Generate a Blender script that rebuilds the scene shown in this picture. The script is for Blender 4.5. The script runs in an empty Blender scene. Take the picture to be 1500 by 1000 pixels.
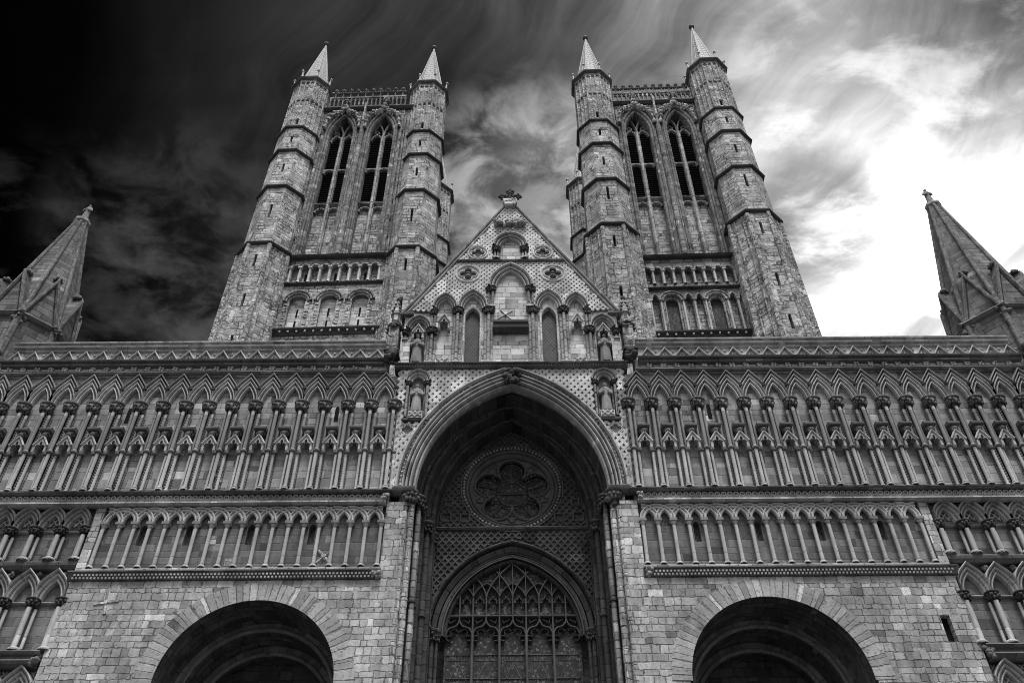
import bpy, math, random
from mathutils import Vector, Matrix
from mathutils.geometry import tessellate_polygon
rnd = random.Random(11)
PI = math.pi
scene = bpy.context.scene
col = scene.collection

# ------------------------------------------------------------------ materials
class NB:
    """small helper to write node expressions"""
    def __init__(s, tree): s.t = tree; s.L = tree.links
    def node(s, typ, **kw):
        n = s.t.nodes.new(typ)
        for k, v in kw.items(): setattr(n, k, v)
        return n
    def put(s, sock, v):
        if hasattr(v, 'is_output') or isinstance(v, bpy.types.NodeSocket): s.L.new(v, sock)
        elif v is not None: sock.default_value = v
    def m(s, op, a, b=None, c=None, clamp=False):
        n = s.node('ShaderNodeMath', operation=op, use_clamp=clamp)
        s.put(n.inputs[0], a)
        if b is not None: s.put(n.inputs[1], b)
        if c is not None: s.put(n.inputs[2], c)
        return n.outputs[0]
    def add(s, a, b): return s.m('ADD', a, b)
    def sub(s, a, b): return s.m('SUBTRACT', a, b)
    def mul(s, a, b): return s.m('MULTIPLY', a, b)
    def div(s, a, b): return s.m('DIVIDE', a, b)
    def xyz(s, x, y, z=0.0):
        n = s.node('ShaderNodeCombineXYZ')
        for i, v in enumerate((x, y, z)): s.put(n.inputs[i], v)
        return n.outputs[0]
    def sep(s, v):
        n = s.node('ShaderNodeSeparateXYZ'); s.L.new(v, n.inputs[0]); return n.outputs
    def noise(s, vec, scale, detail=4.0, rough=.55, dist=0.0, dim='3D'):
        n = s.node('ShaderNodeTexNoise', noise_dimensions=dim)
        if dim == '1D': s.put(n.inputs['W'], vec)
        else: s.put(n.inputs['Vector'], vec)
        n.inputs['Scale'].default_value = scale; n.inputs['Detail'].default_value = detail
        n.inputs['Roughness'].default_value = rough; n.inputs['Distortion'].default_value = dist
        return n.outputs[0]
    def white(s, a, b=None):
        if b is None:
            n = s.node('ShaderNodeTexWhiteNoise', noise_dimensions='1D'); s.put(n.inputs['W'], a)
        else:
            n = s.node('ShaderNodeTexWhiteNoise', noise_dimensions='2D'); s.put(n.inputs['Vector'], s.xyz(a, b))
        return n.outputs[0]
    def ramp(s, v, a, b, lo=0.0, hi=1.0, smooth=True):
        n = s.node('ShaderNodeMapRange', interpolation_type='SMOOTHSTEP' if smooth else 'LINEAR')
        s.put(n.inputs[0], v)
        for i, x in enumerate((a, b, lo, hi)): n.inputs[i+1].default_value = x
        return n.outputs[0]
    def vmath(s, op, a, b=None):
        n = s.node('ShaderNodeVectorMath', operation=op); s.put(n.inputs[0], a)
        if b is not None: s.put(n.inputs[1], b)
        return n
    def mix(s, f, a, b):
        return s.add(s.mul(a, s.sub(1.0, f)), s.mul(b, f))

def new_mat(name):
    m = bpy.data.materials.new(name); m.use_nodes = True
    t = m.node_tree
    for n in list(t.nodes):
        if n.type != 'BSDF_PRINCIPLED' and n.type != 'OUTPUT_MATERIAL': t.nodes.remove(n)
    b = [n for n in t.nodes if n.type == 'BSDF_PRINCIPLED'][0]
    return m, NB(t), b

def stone(name, base, h=None, L=.5, contrast=.5, mortar=.45, stain=.6, jitter=.03, bright=.05, bump=.5, speck=.25, streak=.35, mw=.012, rough=.9, rowvar=1.3, base2=None):
    """weathered stone; with h given it is laid in courses of that height"""
    m, N, b = new_mat(name)
    tc = N.node('ShaderNodeTexCoord')
    geo = N.node('ShaderNodeNewGeometry')
    pos = geo.outputs['Position']
    big = N.noise(pos, .33, 5, .6)
    mid = N.noise(pos, 2.2, 5, .65)
    fine = N.noise(pos, 14, 4, .7)
    px = N.sep(pos)
    stv = N.xyz(N.mul(px[0], 3.2), N.mul(px[1], 3.2), N.mul(px[2], .33))
    stk = N.noise(stv, 1.0, 5, .6)
    val = N.add(1.0, N.mul(N.sub(big, .5), stain*2.0))
    val = N.mul(val, N.add(1.0, N.mul(N.sub(mid, .5), stain*1.6)))
    val = N.mul(val, N.add(1.0, N.mul(N.sub(fine, .5), speck*2.0)))
    val = N.mul(val, N.add(1.0, N.mul(N.sub(stk, .5), streak*2.0)))
    hgt = N.add(N.mul(fine, .35), N.mul(mid, .65))
    if h:
        uv = N.sep(tc.outputs['UV'])
        wob = N.noise(pos, 5.0, 3, .6)
        wob2 = N.noise(N.vmath('ADD', pos, (7.1, 3.3, 1.7)).outputs[0], 5.0, 3, .6)
        u = N.add(uv[0], N.mul(N.sub(wob, .5), jitter)); v = N.add(uv[1], N.mul(N.sub(wob2, .5), jitter*1.3))
        vn = N.noise(N.mul(v, 1.0/h), .37, 1, .5, dim='1D')
        vv = N.add(N.div(v, h), N.mul(vn, rowvar))
        row = N.m('FLOOR', vv); fv = N.m('FRACT', vv)
        r1 = N.white(row); r2 = N.white(N.add(row, 91.3))
        wv = N.mul(L, N.add(.65, N.mul(r1, .75)))
        un = N.noise(N.add(N.div(u, L), N.mul(r2, 57.0)), .6, 1, .5, dim='1D')
        uu = N.add(N.add(N.div(u, wv), N.mul(r2, 31.0)), N.mul(un, 1.4))
        cl = N.m('FLOOR', uu); fu = N.m('FRACT', uu)
        idv = N.white(cl, row); id2 = N.white(N.add(cl, 17.3), N.add(row, 5.7))
        du = N.mul(N.m('MINIMUM', fu, N.sub(1.0, fu)), wv)
        dv = N.mul(N.m('MINIMUM', fv, N.sub(1.0, fv)), h)
        rr_ = min(h, L)*.16                                            # rounded corners
        qa = N.m('MAXIMUM', N.sub(rr_, du), 0.0); qb = N.m('MAXIMUM', N.sub(rr_, dv), 0.0)
        d = N.sub(rr_, N.m('SQRT', N.add(N.mul(qa, qa), N.mul(qb, qb))))
        ero = N.noise(pos, 7.0, 4, .65)
        d = N.add(d, N.add(N.mul(N.sub(fine, .5), .03), N.mul(N.sub(ero, .52), mw*3.6)))
        jm = N.ramp(d, mw*.25, mw*1.7)                         # 0 in the joint
        jw = N.ramp(N.noise(pos, 1.6, 3, .6), .38, .6, .12, 1.0) # some joints have been pointed and hardly show
        jmix = N.sub(1.0, N.mul(N.sub(1.0, jm), jw))
        val = N.mul(val, N.add(1.0, N.mul(N.sub(idv, .5), contrast)))
        val = N.mul(val, N.add(1.0, N.mul(N.ramp(id2, 1-bright, 1-bright*.6), .65)))
        val = N.mul(val, N.sub(1.0, N.mul(N.ramp(id2, bright*1.4, bright*.7), .4)))
        val = N.mul(val, N.mix(jmix, mortar, 1.0))
        hgt = N.add(N.mul(hgt, .5), N.add(N.mul(jm, 1.0), N.mul(idv, .35)))
    val = N.m('MINIMUM', N.m('MAXIMUM', N.mul(val, base), .012), .75)
    cc = N.node('ShaderNodeCombineColor')
    for i in range(3): N.L.new(val, cc.inputs[i])
    N.L.new(cc.outputs[0], b.inputs['Base Color'])
    b.inputs['Roughness'].default_value = rough
    b.inputs['Specular IOR Level'].default_value = .25
    bp = N.node('ShaderNodeBump'); bp.inputs['Strength'].default_value = bump; bp.inputs['Distance'].default_value = .03
    N.L.new(hgt, bp.inputs['Height']); N.L.new(bp.outputs[0], b.inputs['Normal'])
    return m

MAT = {}
MAT['norman'] = stone('norman_ashlar', .36, .215, .36, .5, .42, .95, .08, .06, .9, .6, .6, .012)
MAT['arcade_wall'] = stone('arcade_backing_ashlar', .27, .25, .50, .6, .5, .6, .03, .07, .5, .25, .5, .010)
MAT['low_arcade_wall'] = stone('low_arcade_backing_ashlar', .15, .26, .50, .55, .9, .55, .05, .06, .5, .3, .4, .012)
MAT['tower'] = stone('tower_ashlar', .45, .27, .50, .5, .22, .8, .06, .04, .9, .35, .55, .030)
MAT['tower_rough'] = stone('tower_rough_ashlar', .43, .30, .46, .6, .2, .75, .11, .05, 1.0, .4, .45, .036)
MAT['tower_panel'] = stone('tower_panel_ashlar', .23, .33, .5, .7, .3, .7, .05, .08, .7, .35, .6, .024)
MAT['gable'] = stone('pale_gable_ashlar', .52, .24, .42, .5, .42, .5, .03, .09, .5, .3, .4, .014)
MAT['mould'] = stone('carved_moulding_stone', .40, .9, .35, .35, .6, .6, .01, .03, .5, .3, .5, .010)
MAT['shaft'] = stone('shaft_stone', .43, 1.1, 9, .25, .6, .5, .01, .03, .3, .25, .4, .010)
MAT['dark'] = stone('sooty_stone_and_groove_shade', .07, None, stain=.8, bump=.7, speck=.5)  # sooty carving; also paints the shade in the dogtooth grooves
MAT['capstone'] = stone('grimy_carved_stone', .13, None, stain=.8, bump=.7, speck=.5)
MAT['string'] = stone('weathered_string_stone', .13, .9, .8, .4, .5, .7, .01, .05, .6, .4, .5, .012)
MAT['frieze'] = stone('carved_frieze_stone', .30, None, stain=.7, bump=.6, speck=.45)
MAT['diaper'] = stone('pale_diaper_stone', .50, .42, .42, .5, .75, .5, .01, .10, .4, .3, .4, .008)
MAT['diaper_ground'] = stone('sunk_diaper_ground_stone', .14, None, stain=.5, bump=.5, speck=.3)  # dark base paints shade into the sunk diamonds
MAT['diaper_dark'] = stone('sooty_shaded_diaper_stone', .085, .42, .42, .4, .8, .5, .01, .04, .4, .3, .3, .008)  # shade of the porch put into the colour, on top of grime
MAT['recess'] = stone('sooty_shaded_recess_ashlar', .07, .30, .34, .6, .45, .5, .03, .03, .6, .3, .4, .016)  # base darkened to carry the recess shade as well as grime
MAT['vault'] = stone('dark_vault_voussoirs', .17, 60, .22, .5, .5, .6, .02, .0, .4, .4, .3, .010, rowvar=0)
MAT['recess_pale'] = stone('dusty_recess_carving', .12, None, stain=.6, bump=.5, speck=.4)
MAT['porch'] = stone('sooty_shaded_porch_voussoirs', .055, 60, .24, .6, .5, .6, .02, .02, .5, .4, .3, .012, rowvar=0)  # shade under the vault is mixed into this sooty colour
MAT['sooty_shade'] = stone('sooty_shaded_rubble_soffit', .09, .28, .4, .6, .55, .8, .12, .04, .8, .6, .3, .02)  # grimy stone with the soffit's shade painted into its tone
MAT['vous'] = stone('arch_voussoirs', .34, 60, .17, .5, .35, .45, .03, .05, .7, .35, .3, .014, rowvar=0)
MAT['statue'] = stone('statue_stone', .24, None, stain=.7, bump=.7, speck=.35, streak=.6)
MAT['spire'] = stone('turret_spire_stone', .16, .24, .55, .6, .5, .7, .02, .08, .6, .3, .55, .014)

def plain(name, v, rough=.6, metal=0, var=.4, spec=.4, scale=3):
    m, N, b = new_mat(name)
    geo = N.node('ShaderNodeNewGeometry')
    n = N.noise(geo.outputs['Position'], scale, 5, .6)
    val = N.mul(N.add(1.0, N.mul(N.sub(n, .5), var*2)), v)
    cc = N.node('ShaderNodeCombineColor')
    for i in range(3): N.L.new(val, cc.inputs[i])
    N.L.new(cc.outputs[0], b.inputs['Base Color'])
    b.inputs['Roughness'].default_value = rough; b.inputs['Metallic'].default_value = metal
    b.inputs['Specular IOR Level'].default_value = spec
    return m
MAT['iron'] = plain('painted_iron', .05, .6)
MAT['pale_metal'] = plain('pale_iron_tie', .62, .6)
MAT['louvre'] = plain('black_louvre_timber', .045, .7, spec=.2)
MAT['lead'] = plain('pale_lead', .40, .6, 0, .8, .4, 6)
MAT['black'] = plain('dark_interior', .012, .9, spec=.1)
def glass_mat(name, dark, cell, lead=.35):
    m, N, b = new_mat(name)
    tc = N.node('ShaderNodeTexCoord'); uv = N.sep(tc.outputs['UV'])
    a = N.div(N.add(uv[0], N.mul(uv[1], .62)), cell); c = N.div(N.sub(uv[0], N.mul(uv[1], .62)), cell)
    ia, ic = N.m('FLOOR', a), N.m('FLOOR', c); fa, fc = N.m('FRACT', a), N.m('FRACT', c)
    w = N.white(ia, ic)
    d = N.m('MINIMUM', N.m('MINIMUM', fa, N.sub(1.0, fa)), N.m('MINIMUM', fc, N.sub(1.0, fc)))
    line = N.ramp(d, .10, .16)
    geo = N.node('ShaderNodeNewGeometry')
    blot = N.noise(geo.outputs['Position'], 3.5, 4, .6)
    val = N.mul(N.mul(N.add(.4, N.mul(w, 1.2)), N.mul(blot, 2.0)), dark)
    val = N.mix(line, lead*dark*6, val)
    cc = N.node('ShaderNodeCombineColor')
    for i in range(3): N.L.new(val, cc.inputs[i])
    N.L.new(cc.outputs[0], b.inputs['Base Color'])
    N.L.new(N.add(.5, N.mul(w, .3)), b.inputs['Roughness']); b.inputs['Specular IOR Level'].default_value = .2
    bp = N.node('ShaderNodeBump'); bp.inputs['Strength'].default_value = .4; bp.inputs['Distance'].default_value = .01
    N.L.new(N.add(line, N.mul(w, .6)), bp.inputs['Height']); N.L.new(bp.outputs[0], b.inputs['Normal'])
    return m
MAT['belfry_glass'] = glass_mat('dark_leaded_lancet_glass', .016, .13, .4)
MAT['quarry'] = glass_mat('leaded_quarry_glass', .055, .13, .30)
def stained_mat():
    m, N, b = new_mat('stained_glass')
    tc = N.node('ShaderNodeTexCoord')
    geo = N.node('ShaderNodeNewGeometry'); pos = geo.outputs['Position']
    v = N.node('ShaderNodeTexVoronoi', feature='F1'); v.inputs['Scale'].default_value = 13
    N.L.new(pos, v.inputs['Vector'])
    e = N.node('ShaderNodeTexVoronoi', feature='DISTANCE_TO_EDGE'); e.inputs['Scale'].default_value = 13
    N.L.new(pos, e.inputs['Vector'])
    c = N.sep(v.outputs['Color'])
    piece = N.add(.25, N.mul(N.m('POWER', c[0], 3.0), 1.8))
    blot = N.noise(pos, 1.6, 3, .6)
    val = N.mul(N.mul(piece, N.mul(blot, 2.0)), .075)
    val = N.mix(N.ramp(e.outputs['Distance'], .05, .12), .02, val)
    cc = N.node('ShaderNodeCombineColor')
    for i in range(3): N.L.new(val, cc.inputs[i])
    N.L.new(cc.outputs[0], b.inputs['Base Color'])
    N.L.new(N.add(.3, N.mul(c[1], .35)), b.inputs['Roughness'])
    b.inputs['Specular IOR Level'].default_value = .3
    bp = N.node('ShaderNodeBump'); bp.inputs['Strength'].default_value = .5; bp.inputs['Distance'].default_value = .012
    N.L.new(N.add(N.ramp(e.outputs['Distance'], .0, .06), N.mul(c[2], .8)), bp.inputs['Height']); N.L.new(bp.outputs[0], b.inputs['Normal'])
    return m
MAT['stained'] = stained_mat()
MAT['tracery'] = stone('window_tracery_stone', .095, None, stain=.5, bump=.4, speck=.3)
MAT['paving'] = stone('paving_slabs', .11, .6, .8, .4, .5, .4, .01, .04, .3)

# ------------------------------------------------------------------ mesh helpers
class MB:
    def __init__(s): s.v = []; s.f = []; s.sm = []; s.uv = {}; s.fm = {}
    def absorb(s, o, mat):
        """take over another mesh, cut from its own stone"""
        b, k = len(s.v), len(s.f)
        s.v += o.v; s.f += [tuple(b+i for i in f) for f in o.f]; s.sm += o.sm
        for i in range(len(o.f)): s.fm[k+i] = mat
        for i, u in o.uv.items(): s.uv[k+i] = u
        return s
    def q(s, pts, smooth=False, uv=None):
        i = len(s.v); s.v += [tuple(p) for p in pts]
        s.f.append(tuple(range(i, i+len(pts)))); s.sm.append(smooth)
        if uv: s.uv[len(s.f)-1] = uv
    def grid(s, rows, smooth=False, closed=False, uvs=None):
        """rows of equal length; shared vertices"""
        n = len(rows[0]); b = len(s.v)
        for r in rows: s.v += [tuple(p) for p in r]
        for i in range(len(rows)-1):
            for j in range(n if closed else n-1):
                k = (j+1) % n
                s.f.append((b+i*n+j, b+i*n+k, b+(i+1)*n+k, b+(i+1)*n+j)); s.sm.append(smooth)
                if uvs: s.uv[len(s.f)-1] = (uvs[i][j], uvs[i][j+1], uvs[i+1][j+1], uvs[i+1][j])
    def box(s, x0, x1, y0, y1, z0, z1):
        p = [(x, y, z) for z in (z0, z1) for y in (y0, y1) for x in (x0, x1)]
        b = len(s.v); s.v += p
        for f in ((0,1,5,4),(1,3,7,5),(3,2,6,7),(2,0,4,6),(4,5,7,6),(2,3,1,0)):
            s.f.append(tuple(b+i for i in f)); s.sm.append(False)
    def prism(s, poly, y0, y1, holes=(), back=True, mp=None):
        """poly, holes: lists of (x,z); solid between y0 (front) and y1"""
        mp = mp or (lambda x, y, z: (x, y, z))
        loops = [list(poly)] + [list(h) for h in holes]
        flat = [p for l in loops for p in l]
        tris = tessellate_polygon([[Vector((p[0], p[1], 0)) for p in l] for l in loops])
        b = len(s.v); n = len(flat)
        s.v += [mp(p[0], y0, p[1]) for p in flat] + [mp(p[0], y1, p[1]) for p in flat]
        for t in tris:
            a, c, d = t
            A, C, D = flat[a], flat[c], flat[d]
            ar = (C[0]-A[0])*(D[1]-A[1])-(C[1]-A[1])*(D[0]-A[0])
            if abs(ar) < 1e-10: continue
            if ar < 0: c, d = d, c
            s.f.append((b+a, b+c, b+d)); s.sm.append(False)
            if back: s.f.append((b+n+a, b+n+d, b+n+c)); s.sm.append(False)
        o = 0
        for l in loops:
            k = len(l)
            for i in range(k):
                j = (i+1) % k
                s.f.append((b+o+i, b+o+j, b+n+o+j, b+n+o+i)); s.sm.append(False)
            o += k
    def extx(s, x0, x1, prof):
        """closed profile of (y,z) extruded along x"""
        n = len(prof)
        s.grid([[(x0, y, z) for y, z in prof], [(x1, y, z) for y, z in prof]], closed=True)
        s.q([(x0, y, z) for y, z in prof]); s.q([(x1, y, z) for y, z in reversed(prof)])
    def lathe(s, c, prof, n=12, rot=0.0, smooth=False, a0=0, a1=2*PI, sx=1, sy=1):
        full = abs(a1-a0-2*PI) < 1e-6
        k = n if full else n+1
        rows = []
        for r, z in prof:
            rows.append([(c[0]+sx*r*math.cos(rot+a0+(a1-a0)*i/n), c[1]+sy*r*math.sin(rot+a0+(a1-a0)*i/n), c[2]+z) for i in range(k)])
        s.grid(rows, smooth, closed=full)
    def octo(s, c, prof):                       # apothem profile, flat face to the front
        k = 1/math.cos(PI/8)
        s.lathe(c, [(r*k, z) for r, z in prof], 8, PI/8)
    def tube(s, pts, r, n=8, smooth=True, caps=True, radii=None):
        P = [Vector(p) for p in pts]; rows = []
        up = Vector((0, 1, 0))
        for i, p in enumerate(P):
            t = (P[min(i+1, len(P)-1)]-P[max(i-1, 0)]).normalized()
            a = t.cross(up)
            if a.length < .05: a = t.cross(Vector((1, 0, 0)))
            a.normalize(); b = t.cross(a)
            rr = radii[i] if radii else r
            rows.append([p+a*rr*math.cos(2*PI*k/n)+b*rr*math.sin(2*PI*k/n) for k in range(n)])
        s.grid(rows, smooth, closed=True)
        if caps: s.q(list(reversed(rows[0]))); s.q(rows[-1])
    def sweep(s, path, prof, xclip=None, mp=None, closed=False):
        """moulding profile [(outward offset, y)] swept along an (x,z) path"""
        mp = mp or (lambda x, y, z: (x, y, z))
        n = len(path); nor = []
        for i in range(n):
            if closed: a, b, c = path[i-1], path[i], path[(i+1) % n]
            else: a, b, c = path[max(i-1, 0)], path[i], path[min(i+1, n-1)]
            def nn(p, q):
                dx, dz = q[0]-p[0], q[1]-p[1]; l = math.hypot(dx, dz) or 1
                return (-dz/l, dx/l)
            n1 = nn(a, b) if a != b else nn(b, c); n2 = nn(b, c) if b != c else n1
            m = (n1[0]+n2[0], n1[1]+n2[1]); l = math.hypot(*m) or 1; m = (m[0]/l, m[1]/l)
            k = 1/max(.35, m[0]*n1[0]+m[1]*n1[1]); nor.append((m[0]*k, m[1]*k))
        ln = [0.0]
        for i in range(1, n): ln.append(ln[-1]+math.hypot(path[i][0]-path[i-1][0], path[i][1]-path[i-1][1]))
        pl = [0.0]
        for i in range(1, len(prof)): pl.append(pl[-1]+math.hypot(prof[i][0]-prof[i-1][0], prof[i][1]-prof[i-1][1]))
        rows, uvs = [], []
        for j, (o, y) in enumerate(prof):
            r = []
            for i, (x, z) in enumerate(path):
                X = x+nor[i][0]*o
                if xclip: X = max(xclip[0], min(xclip[1], X))
                r.append(mp(X, y, z+nor[i][1]*o))
            rows.append(r); uvs.append([(l, pl[j]) for l in ln])
        if closed: s.grid(rows, closed=True)
        else: s.grid(rows, uvs=uvs)
    def studs(s, path, spacing, size, y, proj, off=0.0, mp=None):
        """little four sided pyramids (dogtooth, nailhead) strung along a path"""
        mp = mp or (lambda x, y, z: (x, y, z))
        acc = spacing/2
        for i in range(len(path)-1):
            (x0, z0), (x1, z1) = path[i], path[i+1]
            l = math.hypot(x1-x0, z1-z0)
            if l < 1e-6: continue
            tx, tz = (x1-x0)/l, (z1-z0)/l; nx, nz = -tz, tx
            while acc < l:
                cx, cz = x0+tx*acc+nx*off, z0+tz*acc+nz*off
                c = [mp(cx+a*tx*size/2+b*nx*size/2, y, cz+a*tz*size/2+b*nz*size/2) for a, b in ((-1,-1),(1,-1),(1,1),(-1,1))]
                t = mp(cx, y-proj, cz)
                b0 = len(s.v); s.v += c+[t]
                for k in range(4): s.f.append((b0+k, b0+(k+1) % 4, b0+4)); s.sm.append(False)
                acc += spacing
            acc -= l
    def ribbon(s, path, w, y0, y1, mp=None, closed=False):
        """bar with a chamfered nose following an (x,z) path"""
        s.sweep(path, [(-w, y1), (-w, y0+w*.8), (-w*.35, y0), (w*.35, y0), (w, y0+w*.8), (w, y1)], mp=mp, closed=closed)
    def blob(s, c, r, n=7, m=5, j=.25, sx=1, sy=1, sz=1):
        rows = []
        for i in range(m+1):
            ph = PI*i/m-PI/2
            rr = []
            for k in range(n):
                q = r*(1+j*(rnd.random()-.5)*2)
                rr.append((c[0]+sx*q*math.cos(ph)*math.cos(2*PI*k/n), c[1]+sy*q*math.cos(ph)*math.sin(2*PI*k/n), c[2]+sz*q*math.sin(ph)))
            rows.append(rr)
        s.grid(rows, True, closed=True)
    def xform(s, fn): s.v = [tuple(fn(*p)) for p in s.v]
    def build(s, name, mat, parent=None, loc=None, jit=0):
        me = bpy.data.meshes.new(name)
        if jit: s.v = [(x+rnd.uniform(-jit, jit), y+rnd.uniform(-jit, jit), z+rnd.uniform(-jit, jit)) for x, y, z in s.v]
        me.from_pydata(s.v, [], s.f); me.update()
        me.polygons.foreach_set('use_smooth', s.sm)
        uvl = me.uv_layers.new(name='UVMap'); data = uvl.data
        ox = loc[0] if loc else 0
        for p in me.polygons:
            if p.index in s.uv:
                for li, u in zip(p.loop_indices, s.uv[p.index]): data[li].uv = u
                continue
            n = p.normal; h = math.hypot(n.x, n.y)
            for li, vi in zip(p.loop_indices, p.vertices):
                c = me.vertices[vi].co
                if h > .3: data[li].uv = (c.x*(-n.y/h)+c.y*(n.x/h), c.z/ max(.5, h))
                else: data[li].uv = (c.x, c.y)
        me.materials.append(MAT[mat])
        if s.fm:
            extra = sorted(set(s.fm.values()))
            for e in extra: me.materials.append(MAT[e])
            for i, e in s.fm.items(): me.polygons[i].material_index = 1+extra.index(e)
        o = bpy.data.objects.new(name, me); col.objects.link(o)
        if parent: o.parent = parent
        if loc: o.location = loc
        return o

def thing(name, label, cat, loc=(0, 0, 0), rz=0, group=None):
    o = bpy.data.objects.new(name, None); col.objects.link(o); o.empty_display_size = .5
    o.location = loc; o.rotation_euler = (0, 0, rz); o['label'] = label; o['category'] = cat
    if group: o['group'] = group
    return o
def dup(o, parent, loc, mirror=False):
    c = o.copy(); col.objects.link(c); c.parent = parent; c.location = loc
    if mirror: c.scale = (-1, 1, 1)
    for ch in list(o.children):
        d = ch.copy(); col.objects.link(d); d.parent = c
    return c
def dup_thing(o, loc, label, rz=None):
    c = o.copy(); col.objects.link(c); c.location = loc; c['label'] = label
    if rz is not None: c.rotation_euler = (0, 0, rz)
    for ch in list(o.children):
        d = ch.copy(); col.objects.link(d); d.parent = c
        for g in list(ch.children):
            e = g.copy(); col.objects.link(e); e.parent = d
    return c

def arch(a, zs, rise, n=10, x0=0.0, z0=None):
    """pointed (or round when rise==a) arch path, left to right, optional jambs from z0"""
    R = (a*a+rise*rise)/(2*a); cx = R-a
    th = math.atan2(rise, -cx)
    L = [(x0+cx+R*math.cos(PI+(th-PI)*i/n), zs+R*math.sin(PI+(th-PI)*i/n)) for i in range(n+1)]
    L[-1] = (x0, zs+rise)
    Rr = [(2*x0-x, z) for x, z in reversed(L[:-1])]
    p = L+Rr
    if z0 is not None: p = [(x0-a, z0)]+p+[(x0+a, z0)]
    return p
def circle(cx, cz, r, n=32): return [(cx+r*math.cos(-2*PI*i/n), cz+r*math.sin(-2*PI*i/n)) for i in range(n)]
def rect(x0, x1, z0, z1): return [(x0, z0), (x1, z0), (x1, z1), (x0, z1)]
def lobes(cx, cz, n, rc, rl, rot=PI/2, seg=8, spread=None):
    """outline of an n-foil"""
    out = []
    half = PI/n
    # angle on the lobe where neighbouring lobes meet
    mx, mz = rc*math.cos(half), rc*math.sin(half)
    k = rc*math.cos(half)
    t = k+math.sqrt(max(0.0, rl*rl-(rc*math.sin(half))**2)) if rl > rc*math.sin(half) else None
    if t is None: lim = spread or 2.3
    else:
        ix, iz = t*math.cos(half), t*math.sin(half)
        lim = math.atan2(iz, ix-rc)
    for i in range(n):
        a = rot+2*PI*i/n
        for j in range(seg+1):
            b = a-lim+2*lim*j/seg
            out.append((cx+rc*math.cos(a)+rl*math.cos(b), cz+rc*math.sin(a)+rl*math.sin(b)))
    return out
def lattice(mb, loops, pitch, w, y, proj, slope=1.15, xlim=(-99, 99)):
    """raised diagonal fillets (diaper work) clipped to a region given by an outer loop and holes"""
    xs = [p[0] for l in loops for p in l]; zs = [p[1] for l in loops for p in l]
    x0, x1, z0, z1 = min(xs), max(xs), min(zs), max(zs)
    for sg in (1, -1):
        pr = proj-(.006 if sg < 0 else 0)
        lx = math.hypot(1, slope); tx, tz = 1/lx, sg*slope/lx; nx, nz = -tz, tx
        c0 = z0-(slope*x1 if sg > 0 else -slope*x0); c1 = z1-(slope*x0 if sg > 0 else -slope*x1)
        st = pitch*slope
        k = math.floor(c0/st)
        while k*st < c1:
            c = k*st; k += 1
            ts = []
            for l in loops:
                for i in range(len(l)):
                    (ax, az), (bx, bz) = l[i], l[(i+1) % len(l)]
                    fa = az-sg*slope*ax-c; fb = bz-sg*slope*bx-c
                    if (fa > 0) != (fb > 0):
                        t = fa/(fa-fb); ts.append(ax+(bx-ax)*t)
            ts.sort()
            for i in range(0, len(ts)-1, 2):
                a, b = max(ts[i], xlim[0]), min(ts[i+1], xlim[1])
                if b-a < .02: continue
                pa, pb = (a, sg*slope*a+c), (b, sg*slope*b+c)
                h = w/2
                A = [(pa[0]+nx*h, y, pa[1]+nz*h), (pa[0]+nx*h*.75, y-pr, pa[1]+nz*h*.75), (pa[0]-nx*h*.75, y-pr, pa[1]-nz*h*.75), (pa[0]-nx*h, y, pa[1]-nz*h)]
                B = [(q[0]+pb[0]-pa[0], q[1], q[2]+pb[1]-pa[1]) for q in A]
                mb.grid([A, B])

CAPR = [(.075, 0), (.085, .03), (.08, .06), (.10, .2), (.15, .31), (.19, .36), (.19, .38), (.235, .40), (.25, .44), (.235, .47), (.20, .47), (0, .47)]
def capital(r, h, n=14, leaves=9, sy=1.0):
    """bell, foliage and round abacus; base at z 0"""
    mb = MB(); k = h/.47
    mb.lathe((0, 0, 0), [(p[0]*r/.25, p[1]*k) for p in CAPR], n, smooth=False, sy=sy)
    for t in range(leaves):
        a = 2*PI*(t+.5)/leaves
        mb.blob((r*.62*math.cos(a), sy*r*.62*math.sin(a), (.2+rnd.uniform(-.04, .04))*k), r*rnd.uniform(.2, .3), 6, 4, .45, sz=1.5)
        a = 2*PI*t/leaves
        mb.blob((r*.78*math.cos(a), sy*r*.78*math.sin(a), (.30+rnd.uniform(-.04, .02))*k), r*rnd.uniform(.16, .26), 6, 4, .45)
    return mb
def bell_capital(r, h):
    mb = MB()
    mb.lathe((0, 0, 0), [(r*.55, 0), (r*.62, .05*h), (r*.55, .1*h), (r*.6, .4*h), (r*.85, .62*h), (r*.85, .66*h)], 10)
    mb.box(-r, r, -r, r, .66*h, h)
    return mb

# ------------------------------------------------------------------ dimensions of the west front
ZS = 18.33                    # string course between the two main storeys
PITCH = .805; X0 = 4.06       # upper arcade
XN = 13.15                    # edge of the Norman block
XE = 22.2                     # end of the screen

front = thing('cathedral_west_front', 'broad stone front with pointed gable, rows of blind arches and deep central arch', 'cathedral')

def mirror_pair(fn):
    for s in (-1, 1): fn(s)

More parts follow.
